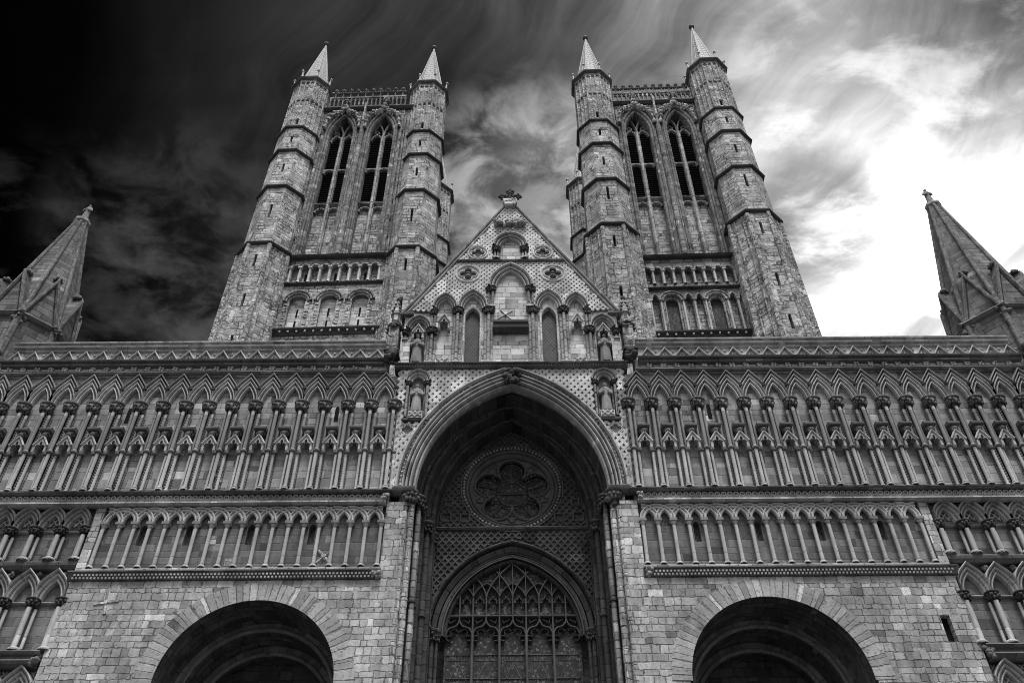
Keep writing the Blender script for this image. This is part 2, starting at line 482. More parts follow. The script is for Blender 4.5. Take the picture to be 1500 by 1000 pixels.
# ---- main walls
def rngx(s, a, b): return (s*a, s*b) if s > 0 else (s*b, s*a)
RC, RR, RZ = 7.42, 2.5, 11.97      # side recess: centre, radius, springing
for s in (-1, 1):
    mb = MB()
    x0, x1 = rngx(s, 3.42, XN)
    hole = arch(RR+.06, RZ, RR+.06, 16, s*RC, 0.02)
    ho = [rect(s*12.42-.14, s*12.42+.14, 13.05, 13.85)] if s > 0 else []
    mb.prism(rect(x0, x1, 0, 15.2), 0, 1.2, [hole]+ho, back=False)
    if s > 0: sl = MB(); sl.box(12.2, 12.65, .22, .24, 13.0, 13.9); mb.absorb(sl, 'black')
    mb.build('lower_wall', 'norman', front)
    for q in ((3.42, 3.98), (12.86, XN)):       # piers left and right of the low arcade
        mb = MB(); a, b = rngx(s, *q); mb.box(a, b, 0, 1.2, 15.2, 17.84); mb.build('pier', 'norman', front)
    mb = MB(); a, b = rngx(s, 3.98, 12.86)
    hs = []
    bays = [2, 5, 9, 13] if s < 0 else [3, 7, 11, 15]
    for k in bays:
        cx = (-12.74+.481*(k+.5)) if s < 0 else (4.08+.481*(k+.5))
        hs.append([(x, z) for x, z in arch(.10, 17.02, .12, 4, cx, 16.42)])
    mb.prism(rect(a, b, 15.2, 17.84), .16, 1.2, hs, back=False)
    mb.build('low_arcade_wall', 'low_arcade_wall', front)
    for k in bays:
        cx = (-12.74+.481*(k+.5)) if s < 0 else (4.08+.481*(k+.5))
        mb = MB(); mb.box(cx-.12, cx+.12, .36, .38, 16.4, 17.2); mb.build('lancet_glass', 'quarry', front)
    mb = MB(); a, b = rngx(s, 3.94, XE)
    mb.box(a, b, .10, 1.2, ZS-.49, 23.29); mb.build('upper_arcade_wall', 'arcade_wall', front)
    mb = MB(); a, b = rngx(s, XN, XE)
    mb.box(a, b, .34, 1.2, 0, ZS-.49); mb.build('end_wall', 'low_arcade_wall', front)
    # parapet
    mb = MB(); a, b = rngx(s, 4.5, 18.3)
    mb.box(a, b, -.02, .5, 23.29, 24.74); mb.build('parapet_wall', 'mould', front)

ZB = ZS-.12                   # the string stands proud of the wall
# ---- long mouldings
def mould(s, xa, xb, prof, name, mat, deco=None, dmat=None):
    mb = MB(); a, b = rngx(s, xa, xb); mb.extx(a, b, prof)
    if deco: mb.absorb(deco, dmat)
    return mb.build(name, mat, front)
for s in (-1, 1):
    mould(s, 4.62, 18.35, [(.0, 24.43), (-.10, 24.44), (-.14, 24.48), (-.10, 24.52), (-.06, 24.54), (-.19, 24.58), (-.21, 24.63), (-.15, 24.67), (-.13, 24.69), (-.25, 24.73), (-.26, 24.78), (-.18, 24.81), (.5, 24.83), (.5, 24.43)], 'parapet_coping', 'mould')
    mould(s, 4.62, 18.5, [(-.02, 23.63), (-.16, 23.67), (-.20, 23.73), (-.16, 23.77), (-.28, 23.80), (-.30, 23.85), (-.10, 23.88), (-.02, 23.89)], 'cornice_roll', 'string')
    mb = MB(); a, b = rngx(s, 4.75, 18.4)
    x = a+.25
    while x < b:
        for k in range(4): mb.blob((x+.07*math.cos(k*PI/2+.7), -.07, 23.53+.07*math.sin(k*PI/2+.7)), .062, 6, 4, .35, sy=1.1)
        mb.box(x+.16, x+.34, -.05, -.02, 23.49, 23.57)
        x += .5
    mould(s, 4.5, 18.5, [(-.02, 23.27), (-.10, 23.29), (-.15, 23.35), (-.12, 23.40), (-.02, 23.43)], 'cornice_fillet', 'string', mb, 'frieze')
    # zigzag work of the parapet: raised triangles with a small trefoil in each
    mb = MB(); x = a-.05; zt, zb, p = 24.40, 23.92, .63
    while x+p < b+.2:
        mb.ribbon([(x, zb), (x+p/2, zt), (x+p, zb)], .027, -.14, -.02)
        mb.ribbon(lobes(x+p/2, zb+.15, 3, .055, .055, PI/2, 6), .014, -.06, -.02, closed=True)
        mb.blob((x+p, -.04, zt-.12), .05, 6, 4, .3)
        x += p
    mb.build('zigzag_parapet_frieze', 'mould', front)
    # string between the storeys
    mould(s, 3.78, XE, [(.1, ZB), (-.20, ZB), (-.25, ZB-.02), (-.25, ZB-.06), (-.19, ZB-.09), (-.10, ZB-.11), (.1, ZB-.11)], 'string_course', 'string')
    mould(s, 4.0, XE, [(.1, ZB-.34), (-.13, ZB-.34), (-.18, ZB-.37), (-.15, ZB-.40), (-.12, ZB-.41), (-.2, ZB-.43), (-.2, ZB-.47), (-.06, ZB-.49), (.1, ZB-.49)], 'string_roll', 'mould')
    mb = MB(); a, b = rngx(s, 4.05, 19); x = a
    while x < b:
        mb.ribbon(circle(x+.1, ZB-.225, .072, 8), .024, -.12, -.06, closed=True)
        mb.blob((x+.1, -.08, ZB-.225), .028, 5, 3, .2)
        mb.ribbon([(x-.02, ZB-.32), (x, ZB-.27), (x+.02, ZB-.32)], .014, -.11, -.06)
        x += .2
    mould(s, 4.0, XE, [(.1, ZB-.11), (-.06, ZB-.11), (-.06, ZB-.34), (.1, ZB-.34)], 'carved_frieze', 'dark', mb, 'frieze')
    # sill and billet string of the low arcade
    mould(s, 3.95, 12.95, [(.16, 15.38), (-.05, 15.38), (-.10, 15.42), (-.10, 15.48), (.0, 15.55), (.16, 15.58)], 'arcade_sill', 'norman')
    mb = MB(); a, b = rngx(s, 3.98, 13.1); x = a
    while x < b:
        for r in range(2):
            xx = x+(.055 if r else 0)
            yy, zz = (-.085, 15.175) if r == 0 else (-.125, 15.255)
            mb.box(xx, xx+.055, yy-.035, yy+.03, zz-.028, zz+.028)
        x += .11
    mould(s, 3.92, XN+.1, [(.0, 15.11), (-.05, 15.13), (-.14, 15.31), (-.20, 15.34), (-.20, 15.378), (0, 15.378)], 'billet_string', 'string', mb, 'mould')
    e = s*4.05; mb = MB()
    for k in range(10): mb.blob((e+rnd.uniform(-.1, .1), -.14+rnd.uniform(-.08, .05), 15.24+rnd.uniform(-.1, .1)), .075, 6, 4, .3)
    mb.build('string_end_carving', 'frieze', front); mb = MB()
    for k in range(10): mb.blob((e+rnd.uniform(-.1, .1), -.14+rnd.uniform(-.08, .05), ZB-.3+rnd.uniform(-.1, .08)), .07, 6, 4, .3)
    mb.build('string_end_carving', 'frieze', front)

# ---- upper blind arcade: one bay built, then copied
ap = arch(.255, 22.0, .76, 10)
APROF = [(0, .09), (0, -.03), (.018, -.075), (.04, -.075), (.055, -.03), (.06, .03), (.10, .03), (.108, -.07), (.125, -.115), (.15, -.115), (.165, -.07),
         (.17, .02), (.20, .02), (.206, -.11), (.225, -.15), (.25, -.15), (.265, -.09), (.27, .03), (.295, .03), (.30, -.17), (.315, -.21), (.34, -.21), (.35, -.16), (.355, .09)]
mb = MB(); mb.sweep(ap, APROF, xclip=(-.4015, .4015)); mb.studs(ap, .075, .05, .03, .09, .08)
mb.studs(ap, .075, .03, .03, .07, .282)
arch_o = mb.build('pointed_arch', 'mould', front)
mb = MB()
for k in range(7): mb.blob((rnd.uniform(-.03, .03), -.20+rnd.uniform(-.05, .03), 22.62+rnd.uniform(-.08, .06)), .05, 6, 4, .25)
stop_o = mb.build('label_stop', 'dark', front)
# clustered column
mb = MB()
for z0, z1 in ((18.36, 19.83), (19.91, 21.56)):
    mb.lathe((0, -.18, 0), [(.060, z0), (.060, z1)], 12, smooth=True)
    for sx in (-1, 1): mb.lathe((sx*.165, -.04, 0), [(.052, z0), (.052, z1)], 10, smooth=True)
column_o = mb.build('clustered_column', 'shaft', front)
mb = MB()
for sx in (-1, 1):
    mb.box(sx*.10-.03, sx*.10+.03, -.08, .1, 18.36, 21.56)
strip = mb; mb = MB()
for sx in (-1, 1):
    mb.studs([(sx*.102, 18.5), (sx*.102, 19.8)], .10, .062, -.08, .08)
    mb.studs([(sx*.102, 19.95), (sx*.102, 21.54)], .10, .062, -.08, .08)
    mb.studs([(sx*.235, 18.5), (sx*.235, 21.54)], .10, .05, .1, .06)
strip.absorb(mb, 'frieze').build('dogtooth_strip', 'dark', column_o)  # ground coloured dark to deepen the shade in the grooves
mb = MB()
mb.lathe((0, -.19, 0), [(.068, 19.81), (.10, 19.83), (.115, 19.87), (.10, 19.91), (.068, 19.93)], 12)
for sx in (-1, 1): mb.lathe((sx*.155, -.04, 0), [(.055, 19.81), (.08, 19.83), (.092, 19.87), (.08, 19.91), (.055, 19.93)], 10)
mb.build('shaft_ring', 'string', column_o)
mb = capital(.265, .45, 18, 11); mb.xform(lambda x, y, z: (x, y*.85-.13, z+21.55)); mb.build('capital', 'capstone', column_o)
mb = MB()
mb.lathe((0, -.19, 18.33), [(.12, 0), (.12, .03), (.1, .06), (.108, .09), (.085, .13)], 12)
for sx in (-1, 1): mb.lathe((sx*.155, -.04, 18.33), [(.09, 0), (.09, .03), (.075, .06), (.08, .09), (.06, .13)], 10)
mb.build('base', 'mould', column_o)
# trefoil gablet with a carved bracket over it
def trefoil_head(w, zs, h, n=5):
    """trefoil cusped opening outline from left to right, open at the bottom"""
    r = w*.5
    P = []
    for i in range(n+1):
        a = PI+(-PI*.62)*i/n
        P.append((-w+r*.9+r*.9*math.cos(a), zs+h*.28+r*.9*math.sin(a)))
    for i in range(2*n+1):
        a = PI*1.08-PI*1.16*i/(2*n)
        P.append((r*.85*math.cos(a), zs+h*.62+h*.38*math.sin(a)))
    P += [(-x, z) for x, z in reversed(P[:n+1])]
    return P
def canopy(w, z0, z1, proj, yb=.1, full=True):
    mb = MB(); hh = (z1-z0)
    head = trefoil_head(w*.66, z0+hh*.22, hh*.48)
    zk = z0+hh*.42
    outer = [(-w, z0), (-w, zk), (0, z1), (w, zk), (w, z0)]
    wi = w*.66
    inner = [(wi, z0)]+list(reversed([(x, z) for x, z in head]))+[(-wi, z0)]
    mb.prism(outer+inner, -proj, yb, back=False)
    mb.ribbon([(-w-.015, zk-.02), (0, z1+.03), (w+.015, zk-.02)], .035, -proj-.06, -proj+.02)
    mb.ribbon(head, .02, -proj-.03, -proj+.01)
    for sx in (-1, 1):
        mb.blob((sx*w*.86, -proj*.6, z0-.03), .065, 6, 4, .25)
        mb.lathe((sx*w*.84, -proj*.7, z0), [(.0, -.1), (.05, -.03), (.06, .0), (.045, .04)], 8)
    return mb
canopy_o = canopy(.235, 19.92, 20.52, .20).build('trefoil_canopy', 'mould', front)
mb = MB()
mb.extx(-.20, .20, [(.1, 20.72), (-.30, 20.72), (-.33, 20.76), (-.33, 20.82), (-.28, 20.86), (.1, 20.86)])
mb.lathe((0, -.02, 20.42), [(.02, 0), (.09, .08), (.13, .2), (.2, .3)], 10)
mb.blob((0, -.17, 20.60), .12, 9, 7, .18, sz=1.15)
for k in range(10): mb.blob((rnd.uniform(-.14, .14), -.14+rnd.uniform(-.1, .06), 20.60+rnd.uniform(-.1, .1)), .055, 6, 4, .3)
mb.build('carved_bracket', 'capstone', canopy_o)
first = True
NB_ = 18
for s in (-1, 1):
    for k in range(NB_+1):
        x = s*(X0+PITCH*k)
        if first: column_o.location = (x, 0, -.12)
        else: dup(column_o, front, (x, 0, -.12))
        if k == NB_: continue
        xc = s*(X0+PITCH*(k+.5))
        if first: arch_o.location = (xc, 0, -.12); canopy_o.location = (xc, 0, -.12); stop_o.location = (x, 0, -.12)
        else:
            dup(arch_o, front, (xc, 0, -.12)); dup(canopy_o, front, (xc, 0, -.12)); dup(stop_o, front, (x, 0, -.12))
        first = False
for s in (-1, 1):                               # narrow slits behind the upper arcade
    for k in ((3,) if s > 0 else (2, 11)):
        xc = s*(X0+PITCH*(k+.5)); mb = MB(); mb.prism(arch(.07, 21.75, .14, 4, xc, 21.2), .092, .12, back=False); mb.build('slit_window', 'black', front)

# ---- low interlaced arcade
mb = MB(); mb.lathe((0, 0, 0), [(.058, 15.74), (.058, 16.95)], 12, smooth=True)
lcol = mb.build('arcade_shaft', 'shaft', front)
mb = bell_capital(.115, .27); mb.xform(lambda x, y, z: (x, y+.03, z+16.94)); mb.build('cushion_capital', 'mould', lcol)
mb = MB(); mb.lathe((0, 0, 15.62), [(.11, 0), (.11, .03), (.085, .07), (.06, .13)], 10); mb.build('base', 'mould', lcol)
LP = .481
IPROF = [(-.095, .10), (-.095, -.0), (-.08, -.035), (-.05, -.05), (-.025, -.03), (-.02, -.005), (.01, -.005), (.018, -.04), (.04, -.06), (.07, -.05), (.085, -.02), (.085, .10)]
larch_full = None; larch_half = {}
for s in (-1, 1):
    xa = -12.74 if s < 0 else 4.08
    for k in range(19):
        x = xa+LP*k; lc = (x, .0, -.07)
        if s < 0 and k == 0: lcol.location = lc
        else: dup(lcol, front, lc)
    for k in range(18):
        if k < 17:
            xc = xa+LP*(k+1)
            if larch_full is None:
                mb = MB(); mb.sweep(arch(LP, 17.21, .47, 14), IPROF); larch_full = mb.build('interlaced_arch', 'mould', front, (xc, 0, -.07))
            else:
                dup(larch_full, front, (xc, .004*(k % 2), -.07))
    for e in (0, 1):                             # half arches at the two ends
        mb = MB(); p = arch(LP, 17.21, .47, 14); h = p[len(p)//2:] if e == 0 else p[:len(p)//2+1]
        mb.sweep(h, IPROF); mb.build('interlaced_half_arch', 'mould', front, (xa+LP*(18 if e else 0), 0.002, -.07))

# ---- end walls beyond the Norman block: two tiers of pointed arches on paired shafts
def end_tier(s, xs, zb, zc, rise, tier, pitch, hood):
    a = pitch/2-.15
    mb = MB(); p = arch(a, zc, rise, 9)
    mb.sweep(p, [(0, .33), (0, .16), (.03, .12), (.05, .14), (.06, .19), (.1, .19), (.11, .11), (.14, .07), (.17, .09), (.18, .15), (.2, .15), (.215, .02), (.25, -.02), (.275, 0.02), (.28, .33)], xclip=(-pitch/2+.001, pitch/2-.001))
    mb.studs(p, .07, .055, .19, .06, .08)
    A = mb.build('end_arch', 'mould', front)
    mb = MB()
    mb.lathe((0, .02, 0), [(.07, zb+.1), (.07, zc-.3)], 12, smooth=True); mb.lathe((.13, .16, 0), [(.05, zb+.1), (.05, zc-.3)], 10, smooth=True); mb.lathe((-.13, .16, 0), [(.05, zb+.1), (.05, zc-.3)], 10, smooth=True)
    C = mb.build('paired_shaft', 'shaft', front)
    mb = capital(.22, .3, 14, 9); mb.xform(lambda x, y, z: (x, y+.1, z+zc-.3)); mb.build('capital', 'dark', C)
    mb = MB(); mb.lathe((0, .08, zb), [(.2, 0), (.2, .04), (.13, .1)], 12); mb.build('base', 'mould', C)
    return A, C
for s in (-1, 1):
    for tier, (zb, zc, rise, hood) in enumerate(((15.86, 17.02, .5, 1), (13.0, 14.6, .62, 1), (10.2, 11.6, .62, 1))):
        pitch = .79 if tier == 0 else .86
        x = 13.30 if tier == 0 else 13.22
        A, C = end_tier(s, 0, zb, zc, rise, tier, pitch, hood)
        for k in range(7 if tier < 2 else 5):
            xx = s*(x+pitch*k)
            if k == 0: C.location = (xx, 0, 0); A.location = (s*(x+pitch*.5), 0, 0)
            else: dup(C, front, (xx, 0, 0)); dup(A, front, (s*(x+pitch*(k+.5)), 0, 0))
    for zq in (17.02, 14.6): mould(s, XN+.02, XE, [(.34, zq-.06), (.27, zq-.05), (.24, zq-.02), (.26, zq), (.34, zq)], 'abacus_string', 'mould')
    mould(s, XN+.02, XE, [(.34, 15.58), (.1, 15.6), (.0, 15.68), (-.02, 15.76), (.02, 15.83), (.34, 15.86)], 'end_string', 'string')
    mould(s, XN+.1, XE, [(.34, 12.5), (.1, 12.52), (-.05, 12.58), (-.1, 12.66), (-.05, 12.72), (.02, 12.74), (.02, 12.82), (-.08, 12.86), (-.12, 12.92), (-.06, 12.98), (.34, 13.0)], 'end_string', 'string')
    mb = MB(); a, b = rngx(s, XN+.02, 18)
    lattice(mb, [rect(a, b, 17.2, 17.82)], .2, .05, .34, .06)
    mb.build('end_diaper', 'mould', front); mb = MB()
    lattice(mb, [rect(a, b, 11.9, 12.5)], .2, .05, .34, .06)
    mb.build('end_diaper', 'mould', front)
    mb = MB()
    for k in range(5):
        mb = MB()
        for j in range(6): mb.blob((s*(13.45+k*.82)+rnd.uniform(-.06, .06), .2+rnd.uniform(-.08, .05), 15.44+rnd.uniform(-.06, .06)), .07, 6, 4, .3)
        mb.build('carved_boss', 'capstone', front)
    mb = MB()
    for j in range(12): mb.blob((s*13.3+rnd.uniform(-.12, .12), .0+rnd.uniform(-.1, .1), 12.72+rnd.uniform(-.14, .14)), .09, 6, 4, .3)
    mb.build('carved_boss', 'capstone', front)

# ---- side recesses with stepped round orders
for s in (-1, 1):
    cx = s*RC
    orders = [(RR, 0.002, 1.45), (2.27, 1.45, 2.5), (2.0, 2.5, 3.0)]
    for i, (r, ya, yb) in enumerate(orders):
        p = arch(r, RZ, r, 18, cx, 0)
        mb = MB(); mb.sweep(p, [(0, ya), (0, yb)]); mb.build('recess_soffit', 'sooty_shade', front)
        if i:
            q = orders[i-1][0]
            mb = MB(); mb.sweep(p, [(q-r, ya), (0, ya)]); mb.build('recess_order', 'vault', front)
            mb = MB(); mb.tube([(x, ya, z) for x, z in arch(r+.02, RZ, r+.02, 20, cx, 0)], .075, 8); mb.build('recess_roll', 'vault', front)
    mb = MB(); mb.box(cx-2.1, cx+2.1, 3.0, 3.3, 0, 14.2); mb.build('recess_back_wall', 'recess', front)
    mb = MB(); p = arch(RR, RZ, RR, 22, cx)
    mb.sweep(p, [(0, .03), (0, -.014), (.56, -.014), (.56, .03)]); mb.build('voussoir_ring', 'vous', front)
    # small window inside
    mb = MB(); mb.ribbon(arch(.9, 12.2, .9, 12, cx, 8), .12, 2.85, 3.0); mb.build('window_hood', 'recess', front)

# ---- central arch
AO, AR = 3.72, 5.12          # outer half width and rise
outer_arch = arch(AO, ZS, AR, 24)
in_arch = arch(3.15, ZS, 4.28, 24)
# spandrel wall with diaper work
spand = [(-4.03, ZS-.17), (-AO+.3, ZS-.17), (-AO+.3, ZS)]
inner_cut = arch(AO+.03, ZS, AR+.036, 24)
poly = [(-4.03, ZS)]+inner_cut+[(4.03, ZS), (4.03, 23.5), (-4.03, 23.5)]
mb = MB(); mb.prism(poly, 0, .9, back=False); mb.build('spandrel_wall', 'diaper_ground', front)
def niche_outline(s): return [(s*3.31+x, z) for x, z in arch(.42, 22.85, .58, 6, 0, 21.0)]
reg = [[(-4.03, ZS)]+arch(AO, ZS, AR, 24)+[(4.03, ZS), (4.03, 23.5), (-4.03, 23.5)]]
for s in (-1, 1): reg.append(niche_outline(s))
for s in (-1, 1): reg.append(circle(s*3.55, 20.72, .26, 16))
mb = MB(); lattice(mb, reg, .25, .135, .0, .09); mb.build('diaper_fretwork', 'diaper', front)
# quatrefoils and hearts in the narrow ends of the spandrels
for s in (-1, 1):
    mb = MB(); mb.ribbon(lobes(s*3.55, 20.72, 4, .10, .12, PI/2, 8), .028, -.07, 0, closed=True)
    mb.ribbon(circle(s*3.55, 20.72, .25, 20), .022, -.08, 0, closed=True); mb.build('spandrel_quatrefoil', 'diaper', front)
    for x, z, rc, rl in ((3.66, 20.15, .08, .09), (3.74, 19.72, .05, .06)):
        mb = MB(); mb.ribbon(lobes(s*x, z, 3, rc, rl, PI/2, 7), .022, -.06, 0, closed=True); mb.build('spandrel_trefoil', 'diaper', front)
# the great moulding
GP = [(-.60, .5), (-.60, .22), (-.575, .10), (-.54, .07), (-.51, .10), (-.50, .22), (-.46, .22), (-.455, .02), (-.43, -.03), (-.40, -.03), (-.375, .02), (-.37, .16), (-.34, .16), (-.335, -.02), (-.31, -.08), (-.28, -.08), (-.26, -.02), (-.255, .12), (-.225, .12), (-.22, -.08), (-.20, -.13), (-.17, -.13), (-.155, -.07), (-.15, .04), (-.03, .04), (-.025, -.13), (-.005, -.19), (.05, -.19), (.07, -.1), (.07, .1)]
gm = MB(); gm.sweep(arch(AO, ZS, AR, 40), GP)
mb = MB(); pth = arch(AO, ZS, AR, 60)
mb.studs(pth, .17, .10, .04, .10, -.09)
def leaf_row():
    acc = 0; 
    for i in range(len(pth)-1):
        (x0, z0), (x1, z1) = pth[i], pth[i+1]; l = math.hypot(x1-x0, z1-z0); tx, tz = (x1-x0)/l, (z1-z0)/l
        while acc < l:
            cx, cz = x0+tx*acc+tz*.085, z0+tz*acc-tx*.085
            mb.blob((cx+tz*.0, .0, cz), .05, 6, 4, .35); acc += .17
        acc -= l
leaf_row(); mb.studs(pth, .08, .04, .22, .05, -.48); mb.studs(pth, .08, .03, .16, .05, -.355)
gm.absorb(mb, 'diaper').build('great_arch_moulding', 'mould', front)
mb = MB()                                        # carved boss on the crown
for k in range(34):
    a = rnd.uniform(0, 2*PI); rr = rnd.uniform(0, .34)
    mb.blob((rr*math.cos(a)*1.0, -.16-rnd.uniform(0, .16), 23.0+rr*math.sin(a)*1.05), rnd.uniform(.07, .12), 7, 5, .3)
mb.build('crown_boss', 'dark', front)
# stepped vault behind it
P1 = arch(3.12, ZS, 4.25, 24, 0, 0); P2 = arch(2.86, ZS, 4.15, 24, 0, 0); P3 = arch(2.58, ZS, 4.02, 24, 0, 0)
def at(p, y): return [(x, y, z) for x, z in p]
def arclen(p):
    l = [0.0]
    for i in range(1, len(p)): l.append(l[-1]+math.hypot(p[i][0]-p[i-1][0], p[i][1]-p[i-1][1]))
    return l
def loft(mb, A, ya, B, yb):
    la = arclen(A); w = abs(yb-ya)+(0 if A is B else .26)
    mb.grid([at(A, ya), at(B, yb)], uvs=[[(l, ya) for l in la], [(l, ya+w) for l in la]])
mb = MB()
loft(mb, P1, .3, P1, 1.0); loft(mb, P1, 1.0, P2, 1.0); loft(mb, P2, 1.0, P2, 1.65); loft(mb, P2, 1.65, P3, 1.65); loft(mb, P3, 1.65, P3, 2.32)
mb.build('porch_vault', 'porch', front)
mb = MB()
for P, y, r in ((P1, 1.0, .07), (P2, 1.65, .07), (P3, 2.28, .06)):
    up = [p for p in P if p[1] >= ZS-.01]
    mb.tube(at(up, y), r, 8)
for P, y in ((P2, 1.06), (P3, 1.72)):
    up = [p for p in P if p[1] >= ZS-.01]
    mb.studs(up, .11, .08, y-.06, .07, .12)
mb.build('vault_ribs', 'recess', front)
# jambs: broken rolls at the edge, then shafts with capitals
for s in (-1, 1):
    mb = MB()
    mb.box(*rngx(s, 3.15, 3.419), .16, 1.2, 0, ZS-.17)
    mb.build('jamb_wall', 'norman', front)
    for (x, y, r) in ((3.40, .06, .085), (3.20, .16, .10)):
        mb = MB(); z = 0
        while z < ZS-.8:
            h = rnd.uniform(.3, .5); j = rnd.uniform(-.008, .008)
            mb.lathe((s*x+j, y+j, z), [(r*.9, 0), (r, .02), (r, h-.03), (r*.9, h-.008)], 12)
            z += h
        mb.build('jamb_roll', 'norman', front)
    for (x, y, r, zc) in ((3.04, .72, .11, 17.75), (3.00, .42, .08, 17.75), (2.78, 1.35, .09, 17.35), (2.62, 2.0, .07, 17.35), (2.50, 2.2, .07, 14.05), (2.36, 2.26, .05, 14.05)):
        mb = MB(); mb.lathe((0, 0, 0), [(r, 0), (r, zc)], 12, smooth=True)
        c = mb.build('jamb_shaft', 'recess' if y > 1 else 'tower_panel', front, (s*x, y, 0))  # deeper shafts take the stone with shade in its colour
        mb = capital(r*2.6, .55, 14, 9); mb.xform(lambda X, Y, Z: (X, Y, Z+zc)); mb.build('capital', 'dark', c)
        mb = MB(); mb.lathe((0, 0, 14.6), [(r, -.06), (r*1.5, -.03), (r*1.5, .03), (r, .06)], 12); mb.build('shaft_ring', 'dark', c)
    mb = capital(.30, .55, 16, 11); mb.xform(lambda X, Y, Z: (X, Y, Z+ZS-.60)); mb.build('arch_capital', 'capstone', front, (s*3.28, .12, 0))
    mb = MB(); mb.extx(*rngx(s, 3.1, 3.8), [(.3, ZS-.0), (-.18, ZS-.0), (-.22, ZS-.03), (-.18, ZS-.07), (-.1, ZS-.10), (.3, ZS-.11)]); mb.build('impost', 'mould', front)

# ---- back wall of the porch: rose and great window
RZc, RO, RI = 19.93, 1.80, 1.40
WA, WZ, WR = 2.12, 14.5, 2.62
YB = 2.32
win_hole = arch(WA+.55, WZ, WR+.68, 20, 0, .6)
mb = MB()
mb.prism([(-2.95, 0)]+[(-2.95, 22.4), (2.95, 22.4), (2.95, 0)], YB, YB+.5, [circle(0, RZc, RI+.235, 48), win_hole], back=False)
back_wall = mb
mb = MB()
upper = [(-2.58, 18.36)]+[p for p in arch(2.58, 18.36, 3.98, 18)]+[(2.58, 18.36)]
lowr = [(-2.58, 14.9), (-2.58, 18.16), (2.58, 18.16), (2.58, 14.9)]+[p for p in reversed(arch(2.72, WZ, 3.42, 18)) if abs(p[0]) < 2.56]
fo = [(s*x, z, r) for s in (-1, 1) for x, z, r in ((2.28, 18.72, .22), (1.62, 18.68, .2), (2.2, 19.3, .16))]
mb = MB(); lattice(mb, [upper, circle(0, RZc, RO+.02, 40)]+[circle(x, z, r*.9, 14) for x, z, r in fo], .235, .075, YB, .06)
lattice(mb, [lowr], .235, .075, YB, .06)
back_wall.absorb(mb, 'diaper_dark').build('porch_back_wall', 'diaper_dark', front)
for x, z, r in fo:
    mb = MB(); mb.ribbon(lobes(x, z, 4, r*.45, r*.5, PI/4, 7), .03, YB-.09, YB, closed=True); mb.build('porch_quatrefoil', 'recess_pale', front)
mb = MB(); mb.extx(-2.58, 2.58, [(YB, 18.18), (YB-.12, 18.2), (YB-.16, 18.26), (YB-.12, 18.31), (YB, 18.34)]); mb.build('porch_string', 'string', front)
rose = MB()
rose.sweep(circle(0, RZc, RI, 56), [(-.02, YB+.45), (-.02, YB+.1), (.03, YB+.02), (.07, YB-.02), (.10, YB+.02), (.12, YB+.05), (.15, YB-.04), (.19, YB-.08), (.23, YB-.04), (.24, YB), (.36, YB), (.37, YB-.07), (.41, YB-.08), (.42, YB)], closed=True)
rose.sweep(circle(0, RZc, RI, 56), [(.24, YB-.001), (.36, YB-.001)], closed=True)
rose = rose.build('rose_window', 'recess_pale', front)
mb = MB(); pc = circle(0, RZc, RI+.30, 80); pc.append(pc[0])
for i, (x, z) in enumerate(pc[:-1]):
    mb.blob((x+rnd.uniform(-.01, .01), YB-.06, z), .055, 6, 4, .35)
mb.build('rose_leaf_ring', 'frieze', rose)
mb = MB()
five = lobes(0, RZc, 5, .86, .50, PI/2, 14, spread=2.25)
mb.prism(circle(0, RZc, RI+.01, 60), YB+.2, YB+.34, [five], back=False)
mb.ribbon(five, .035, YB+.13, YB+.24, closed=True)
for i in range(5):
    a = PI/2+2*PI*(i+.5)/5
    x, z = 1.12*math.cos(a), RZc+1.12*math.sin(a)
    mb.ribbon(lobes(x, z, 3, .08, .09, a, 7), .02, YB+.14, YB+.22, closed=True)
    for k in range(14):
        q = rnd.uniform(-.24, .24); rr = rnd.uniform(.68, 1.32)
        mb.blob((rr*math.cos(a+q*1.2/rr), YB+.19, RZc+rr*math.sin(a+q*1.2/rr)), .04, 5, 4, .4)
mb.build('rose_tracery', 'recess_pale', rose)
mb = MB()
for i in range(5):
    a = PI/2+2*PI*i/5; c, s_ = math.cos(a), math.sin(a)
    mb.ribbon([(.45*c, RZc+.45*s_), (1.3*c, RZc+1.3*s_)], .012, YB+.34, YB+.4)
mb.ribbon(circle(0, RZc, .50, 40), .018, YB+.34, YB+.4, closed=True); mb.ribbon(circle(0, RZc, .62, 40), .012, YB+.35, YB+.4, closed=True)
mb.ribbon([(-.62, RZc), (.62, RZc)], .012, YB+.34, YB+.4)
for i in range(5): mb.ribbon(circle(.9*math.cos(PI/2+2*PI*i/5), RZc+.9*math.sin(PI/2+2*PI*i/5), .36, 24), .008, YB+.35, YB+.4, closed=True)
mb.build('rose_glazing_bars', 'string', rose)
mb = MB(); mb.box(-1.45, 1.45, YB+.4, YB+.42, RZc-1.45, RZc+1.45); mb.build('rose_glass', 'stained', rose)
# great window
win = MB()
wp = arch(WA, WZ, WR, 24)
WK = 1.36
win.sweep(wp, [(a*WK, y) for a, y in [(-.02, YB+.48), (-.02, YB+.22), (.0, YB+.16), (.03, YB+.13), (.06, YB+.16), (.065, YB+.3), (.09, YB+.3), (.095, YB+.10), (.12, YB+.06), (.15, YB+.06), (.17, YB+.10), (.175, YB+.26), (.21, YB+.26), (.215, YB+.02), (.26, YB-.03), (.30, YB-.08), (.33, YB-.04), (.34, YB+.06), (.37, YB+.06), (.38, YB-.14), (.42, YB-.18), (.46, YB-.14), (.47, YB)]])
win.studs(wp, .10, .06, YB+.06, .08, .355*WK)
win = win.build('west_window', 'recess', front)
mb = MB()
def clipw(P):
    """keep the part of a polyline inside the window head"""
    R = (WA*WA+WR*WR)/(2*WA); cx = R-WA
    out = []
    for x, z in P:
        if z < WZ or (math.hypot(abs(x)+cx, z-WZ) < R): out.append((x, z))
    return out
